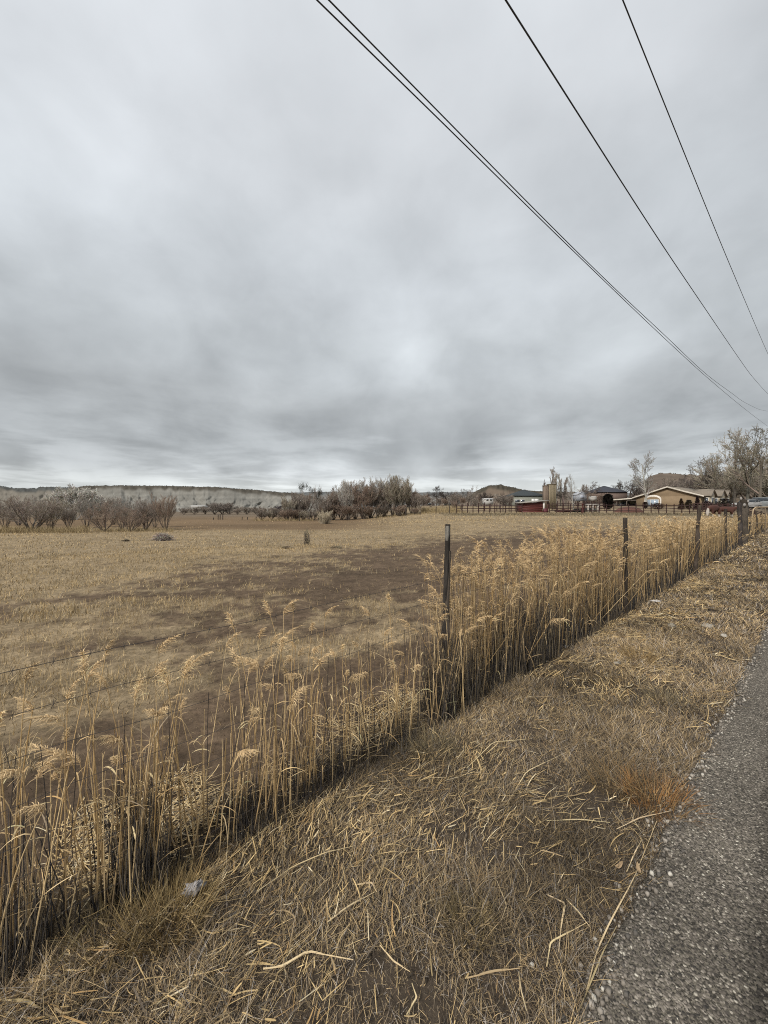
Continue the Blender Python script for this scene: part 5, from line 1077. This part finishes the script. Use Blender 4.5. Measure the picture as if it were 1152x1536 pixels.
# carport on the left of the house
q0 = p[:2] + np.array([-u_[1], u_[0]]) * Wg
cp = thing('carport', (q0[0], q0[1], p[2]), 'low flat roofed carport joined to the left of the tan house', 'carport', None, math.atan2(u_[1], u_[0]))
hc = he - .35; Lc = 7.2
m = MB(); m.prism([(-.4, .72, hc), (-.4, Lc, hc - .28), (6.2, Lc, hc - .28), (6.2, .72, hc)], (0, 0, .14), (.30, .27, .22)); rf = m.build('roof', M_roof, cp)
m = MB(); m.prism([(-.46, .72, hc - .1), (-.46, Lc + .03, hc - .38), (-.46, Lc + .03, hc - .1), (-.46, .72, hc + .18)], (.055, 0, 0), TRIM); m.build('fascia', M_paint, rf)
for xx, yy in ((0, 2.2), (0, 4.6), (0, 6.9), (5.8, 6.9), (5.8, 2.2)):
    m = MB(); m.box((xx, yy, hc / 2 - .35), (.16, .16, hc + .35), (.12, .095, .075)); m.build('post', M_paint, cp)
m = MB(); m.box((6.3, 3.6, hc / 2 - .3), (.12, 6.8, hc), (.30, .25, .17)); m.build('back_wall', M_wall, cp)

# ------------------------------------------------------------------ vehicles
def car(name, loc, rz, body, label, cat, L=4.6, Wd=1.8, bh=.82, ch=1.48, pickup=False, glass=(.03, .035, .04)):
    root = thing(name, loc, label, cat, None, rz)
    m = MB(); h0 = .28
    prof = [(-L / 2, h0 + .1), (-L / 2 + .1, h0), (L / 2 - .1, h0), (L / 2, h0 + .12), (L / 2 - .02, bh - .12), (L / 2 - .25, bh - .02), (L * .18, bh + .06), (-L * .40, bh + .08), (-L / 2 + .05, bh)]
    m.prism([(a, -Wd / 2, b) for a, b in prof], (0, Wd, 0), body); m.build('body', M_car, root)
    c0, c1, c2, c3 = (-L * .12, -L * .06, L * .10, L * .22) if pickup else (-L * .42, -L * .30, L * .08, L * .22)
    m = MB(); m.prism([(c0, -Wd / 2 + .06, bh + .05), (c3, -Wd / 2 + .06, bh + .05), (c2, -Wd / 2 + .2, ch - .07), (c1, -Wd / 2 + .2, ch - .07)], (0, .02, 0), glass); m.prism([(c0, Wd / 2 - .06, bh + .05), (c3, Wd / 2 - .06, bh + .05), (c2, Wd / 2 - .2, ch - .07), (c1, Wd / 2 - .2, ch - .07)], (0, -.02, 0), glass)
    for a, b in ((c3, c2), (c0, c1)): m.prism([(a, -Wd / 2 + .08, bh + .05), (a, Wd / 2 - .08, bh + .05), (b, Wd / 2 - .2, ch - .07), (b, -Wd / 2 + .2, ch - .07)], (.02, 0, 0), glass)
    m.build('windows', M_glass, root)
    m = MB(); m.box(((c1 + c2) / 2, 0, ch - .035), (c2 - c1 + .08, Wd - .36, .07), body, top=(.95, .92)); m.build('roof', M_car, root)
    for sx in (-L * .31, L * .31):
        for sy in (-1, 1):
            m = MB(); yy = sy * (Wd / 2 - .1); m.tubes(np.array([[[sx, yy - .11, .33], [sx, yy + .11, .33]]]), np.full((1, 2), .33), (.02, .02, .02), n=8, cap=True); wl = m.build('wheel', M_wire, root, True)
            m = MB(); m.tubes(np.array([[[sx, yy - .12, .33], [sx, yy + .12, .33]]]), np.full((1, 2), .19), (.35, .35, .36), n=8, cap=True); m.build('rim', M_metal, wl, True)
    for sy in (-1, 1):
        m = MB(); m.box((L / 2 - .02, sy * (Wd / 2 - .3), bh - .2), (.08, .36, .14), (.6, .6, .58)); m.build('headlight', M_glass, root)
    return root
cc = p[:2] + np.array([-u_[1], u_[0]]) * (Wg + 3.6) + u_ * 2.6
car('parked_pickup', (cc[0], cc[1], p[2] - .1), R(200), (.025, .027, .03), 'dark pickup parked under the carport roof', 'pickup', L=5.2, bh=1.0, ch=1.75, pickup=True)
pc = at(1121, 66); pc[2] = pz(763, 66); car('parked_car', pc, R(195), (.36, .35, .335), 'white car parked behind the thick corner post', 'car', ch=1.65, bh=1.0)
pc = at(1149, 66); pc[2] = pz(763, 66); car('parked_car', pc, R(-75), (.22, .235, .235), 'white car with dark windscreen at the right frame edge', 'car', ch=1.95, bh=1.25, L=4.8, Wd=2.0)

# ------------------------------------------------------------------ farmyard bits
def conifer(px, Y, top, wpx, col, label, name='conifer_shrub', n=700, shape='cone', base=None):
    p = at(px, Y)
    if base: p[2] = pz(base, Y)
    h = pz(top, Y) - p[2]; w_ = wpx / F * Y / 2; g = np.random.default_rng(int(px)); root = thing(name, p, label, 'shrub')
    m = MB(); m.tubes(np.array([[[0, 0, -.1], [0, 0, h * .8]]]), np.array([[.05, .02]]), (.06, .045, .035), n=5); m.build('trunk', M_bark, root)
    t = g.random(n); rr = w_ * ((1 - t) ** .8 + .06 if shape == 'cone' else np.sqrt(np.clip(1 - (2 * t - 1) ** 4, .03, 1))) * np.sqrt(.25 + .75 * g.random(n)) * (.8 + .4 * g.random(n)); a = g.random(n) * 6.283
    c0 = np.stack([np.cos(a) * rr, np.sin(a) * rr, .04 * h + t * h * .96], -1); d = np.stack([np.cos(a), np.sin(a), .5 + .6 * g.random(n)], -1) * (.11 * h)
    m = MB(); m.ribbons(np.stack([c0 - d * .5, c0, c0 + d * .5], 1), np.full((n, 3), .07 * h) * np.array([.5, 1, .2]), horiz(a + 1.57) + g.normal(0, .4, (n, 3)), jit(col, n, .3, int(px))); m.build('foliage', M_dry, root); return root
conifer(1022, 70, 748, 8.5, (.11, .075, .052), 'dark brown cone shaped shrub before the tan house wall', base=764)
conifer(1033, 70, 750, 9, (.11, .088, .065), 'rounded dark shrub right of the cone shaped one', shape='round', base=764)
conifer(1046, 70, 744.5, 8, (.085, .058, .055), 'dark reddish pointed shrub at the corner of the tan house', base=764)
conifer(968, 72, 753, 7, (.05, .03, .025), 'small dark round shrub left of the arched window', shape='round', base=763)
conifer(987, 71, 755, 17, (.055, .028, .024), 'low dark red hedge shrub below the arched window', shape='round', base=764, n=900)
conifer(1060, 68, 752, 14, (.05, .03, .035), 'low dark purple shrub right of the house corner', shape='round', base=764)
conifer(1086, 78, 748, 16, (.045, .04, .035), 'dark bushy shrub below the right house gable', shape='round', base=762)
conifer(912, 66, 741.5, 13, (.022, .02, .018), 'tall black dense shrub at the left end of the carport', shape='round', base=764, n=1500)
# white table, red pump, soil mound
p2 = at(889, 60); root = thing('white_table', p2, 'long low white topped table standing in the yard', 'table'); zt = pz(756.5, 60) - p2[2]
m = MB(); m.box((0, 0, zt), (1.9, .7, .09), (.55, .53, .49)); m.build('table_top', M_paint, root)
for dx in (-.75, -.05, .75): m = MB(); m.box((dx, 0, zt / 2 - .08), (.12, .5, zt), (.4, .37, .33)); m.build('leg', M_paint, root)
p2 = at(874, 56.3); m = MB(); zt = pz(755, 56.3) - p2[2]; z_ = np.array([-.1, .05, .3, .5, .72, .78, .86, .93, .99, 1]) * zt
m.tubes(np.stack([0 * z_, 0 * z_, z_], -1)[None], np.array([[.24, .22, .16, .13, .08, .06, .13, .14, .10, .03]]), (.06, .016, .013), n=8); m.tubes(np.array([[[-.2, 0, zt * .5], [0, 0, zt * .52], [.24, 0, zt * .46]]]), np.array([[.05, .06, .05]]), (.06, .016, .013), n=6)
o = m.build('water_pump', M_paint, None, True); o.location = p2; tag(o, 'dark red hand pump standing by the long rail fence', 'pump')
p2 = at(944, 60); m = MB(); th = np.linspace(0, 2 * math.pi, 22, endpoint=False); ph = np.linspace(0.08, math.pi / 2, 8); T, Pp = np.meshgrid(th, ph); rr = 1 + .3 * (vn(np.cos(T) * 2 + 5, np.sin(T) * 2 + 5, 3) - .5)
hm = pz(759.5, 60) - p2[2]; Vv = np.stack([np.cos(T) * np.sin(Pp) * rr * 2.0, np.sin(T) * np.sin(Pp) * rr * 1.2, np.cos(Pp) * hm * 1.0 - .05], -1); idx = np.arange(176).reshape(8, 22)
m.add(Vv.reshape(-1, 3), np.stack([idx[:-1], np.roll(idx[:-1], -1, 1), np.roll(idx[1:], -1, 1), idx[1:]], -1).reshape(-1, 4), (.11, .052, .04)); o = m.build('soil_mound', M_stone, None, True); o.location = p2; tag(o, 'low reddish soil mound behind the fence, before the carport', 'mound')
for k, (px, Y, w_, h_, c_, lab) in enumerate(((866, 61, 1.6, .5, (.035, .03, .028), 'dark heap of scrap left of the red pump'), (884, 63, 2.2, .55, (.05, .05, .045), 'dark heap under the white table'), (846, 61, 2.0, .45, (.10, .045, .04), 'reddish scrap heap right of the red shed'))):
    tangle(px, 766, w_, h_, c_, lab, 'scrap_heap', 'heap', 380, .03).location = at(px, Y)

# ------------------------------------------------------------------ two grazing cows
def hide():
    m = bpy.data.materials.new('hereford_hide'); m.use_nodes = True; N = m.node_tree.nodes; L = m.node_tree.links; b = N['Principled BSDF']; b.inputs['Roughness'].default_value = .85
    tc = N.new('ShaderNodeTexCoord'); sp = N.new('ShaderNodeSeparateXYZ'); L.new(tc.outputs['Object'], sp.inputs[0])
    n = N.new('ShaderNodeTexNoise'); n.inputs['Scale'].default_value = 5; L.new(tc.outputs['Object'], n.inputs['Vector'])
    def mr(x, a, b_):
        q = N.new('ShaderNodeMapRange'); L.new(x, q.inputs[0]); q.inputs[1].default_value = a; q.inputs[2].default_value = b_; return q.outputs[0]
    def mth(op, a, b_):
        q = N.new('ShaderNodeMath'); q.operation = op
        for i, v in enumerate((a, b_)):
            if isinstance(v, float): q.inputs[i].default_value = v
            else: L.new(v, q.inputs[i])
        return q.outputs[0]
    x = mth('ADD', sp.outputs[0], mth('MULTIPLY', n.outputs[0], .2)); z = mth('ADD', sp.outputs[2], mth('MULTIPLY', n.outputs[0], .14))
    w1 = mr(x, 1.18, 1.24); w2 = mr(z, .42, .34); w = mth('MAXIMUM', w1, w2)
    mx_ = N.new('ShaderNodeMix'); mx_.data_type = 'RGBA'; L.new(w, mx_.inputs[0]); mx_.inputs[6].default_value = (.06, .021, .013, 1); mx_.inputs[7].default_value = (.36, .32, .28, 1); L.new(mx_.outputs[2], b.inputs['Base Color'])
    return m
M_cow = hide()
def cow(loc, rz, k, label, head_down=True):
    V, E, Rr = [], [], []
    def add(p, r, par=None):
        V.append(p); Rr.append(r); i = len(V) - 1
        if par is not None: E.append((par, i))
        return i
    a = add((-.15, 0, .98), (.34, .36)); rump = add((-.72, 0, 1.02), (.29, .33), a); add((-.92, 0, 1.02), (.15, .2), rump); ch = add((.45, 0, .98), (.33, .38), a); wi = add((.72, 0, 1.02), (.24, .3), ch)
    hd = (((.98, .02, .88), (.16, .2)), ((1.16, .05, .62), (.13, .16)), ((1.24, .06, .42), (.13, .14)), ((1.31, .07, .22), (.09, .09)), ((1.34, .07, .12), (.065, .06))) if head_down else (((.98, 0, 1.15), (.15, .2)), ((1.18, .02, 1.26), (.13, .15)), ((1.38, .03, 1.18), (.11, .12)), ((1.52, .03, 1.08), (.08, .085)))
    pr = wi
    for p, r in hd: pr = add(p, r, pr)
    hi = len(V) - (3 if head_down else 3)
    for s in (-1, 1):
        hx = V[hi]; e = add((hx[0] - .02, hx[1] + s * .13, hx[2] + .08), (.045, .03), hi); add((hx[0] - .04, hx[1] + s * .26, hx[2] + .05), (.035, .02), e)
        f = add((.55, s * .2, .66), (.12, .13), ch); f = add((.57, s * .2, .40), (.07, .07), f); f = add((.56, s * .2, .16), (.05, .05), f); add((.60, s * .2, .02), (.06, .05), f)
        b = add((-.66, s * .2, .70), (.15, .17), rump); b = add((-.60, s * .2, .50), (.09, .09), b); b = add((-.74, s * .2, .32), (.06, .06), b); b = add((-.70, s * .2, .12), (.048, .048), b); add((-.66, s * .2, .02), (.06, .05), b)
    tl = add((-1.0, 0, .95), (.03, .03), rump); tl = add((-1.03, .02, .6), (.025, .025), tl); add((-1.02, .02, .42), (.05, .05), tl)
    me = bpy.data.meshes.new('cow'); me.from_pydata(V, E, []); me.update()
    o = link('cow', me, M_cow); o.location = loc; o.rotation_euler = (0, 0, rz); o.scale = (k, k, k); sk = o.modifiers.new('skin', 'SKIN'); sk.use_smooth_shade = True
    lay = me.skin_vertices[0].data if len(me.skin_vertices) else None
    if lay is None:
        bpy.context.view_layer.objects.active = o; lay = me.skin_vertices[0].data
    for i, r in enumerate(Rr): lay[i].radius = r; lay[i].use_root = (i == 0)
    sub = o.modifiers.new('sub', 'SUBSURF'); sub.levels = 1; sub.render_levels = 2
    return tag(o, label, 'cow')
pc = at(1070, 46); cow(pc, R(205), 1.12, 'red brown cow with a white face grazing behind the fence posts', True)
pc = at(1089, 50); cow(pc, R(-25), 1.0, 'red brown cow with a white face standing right of the grazing one', False)
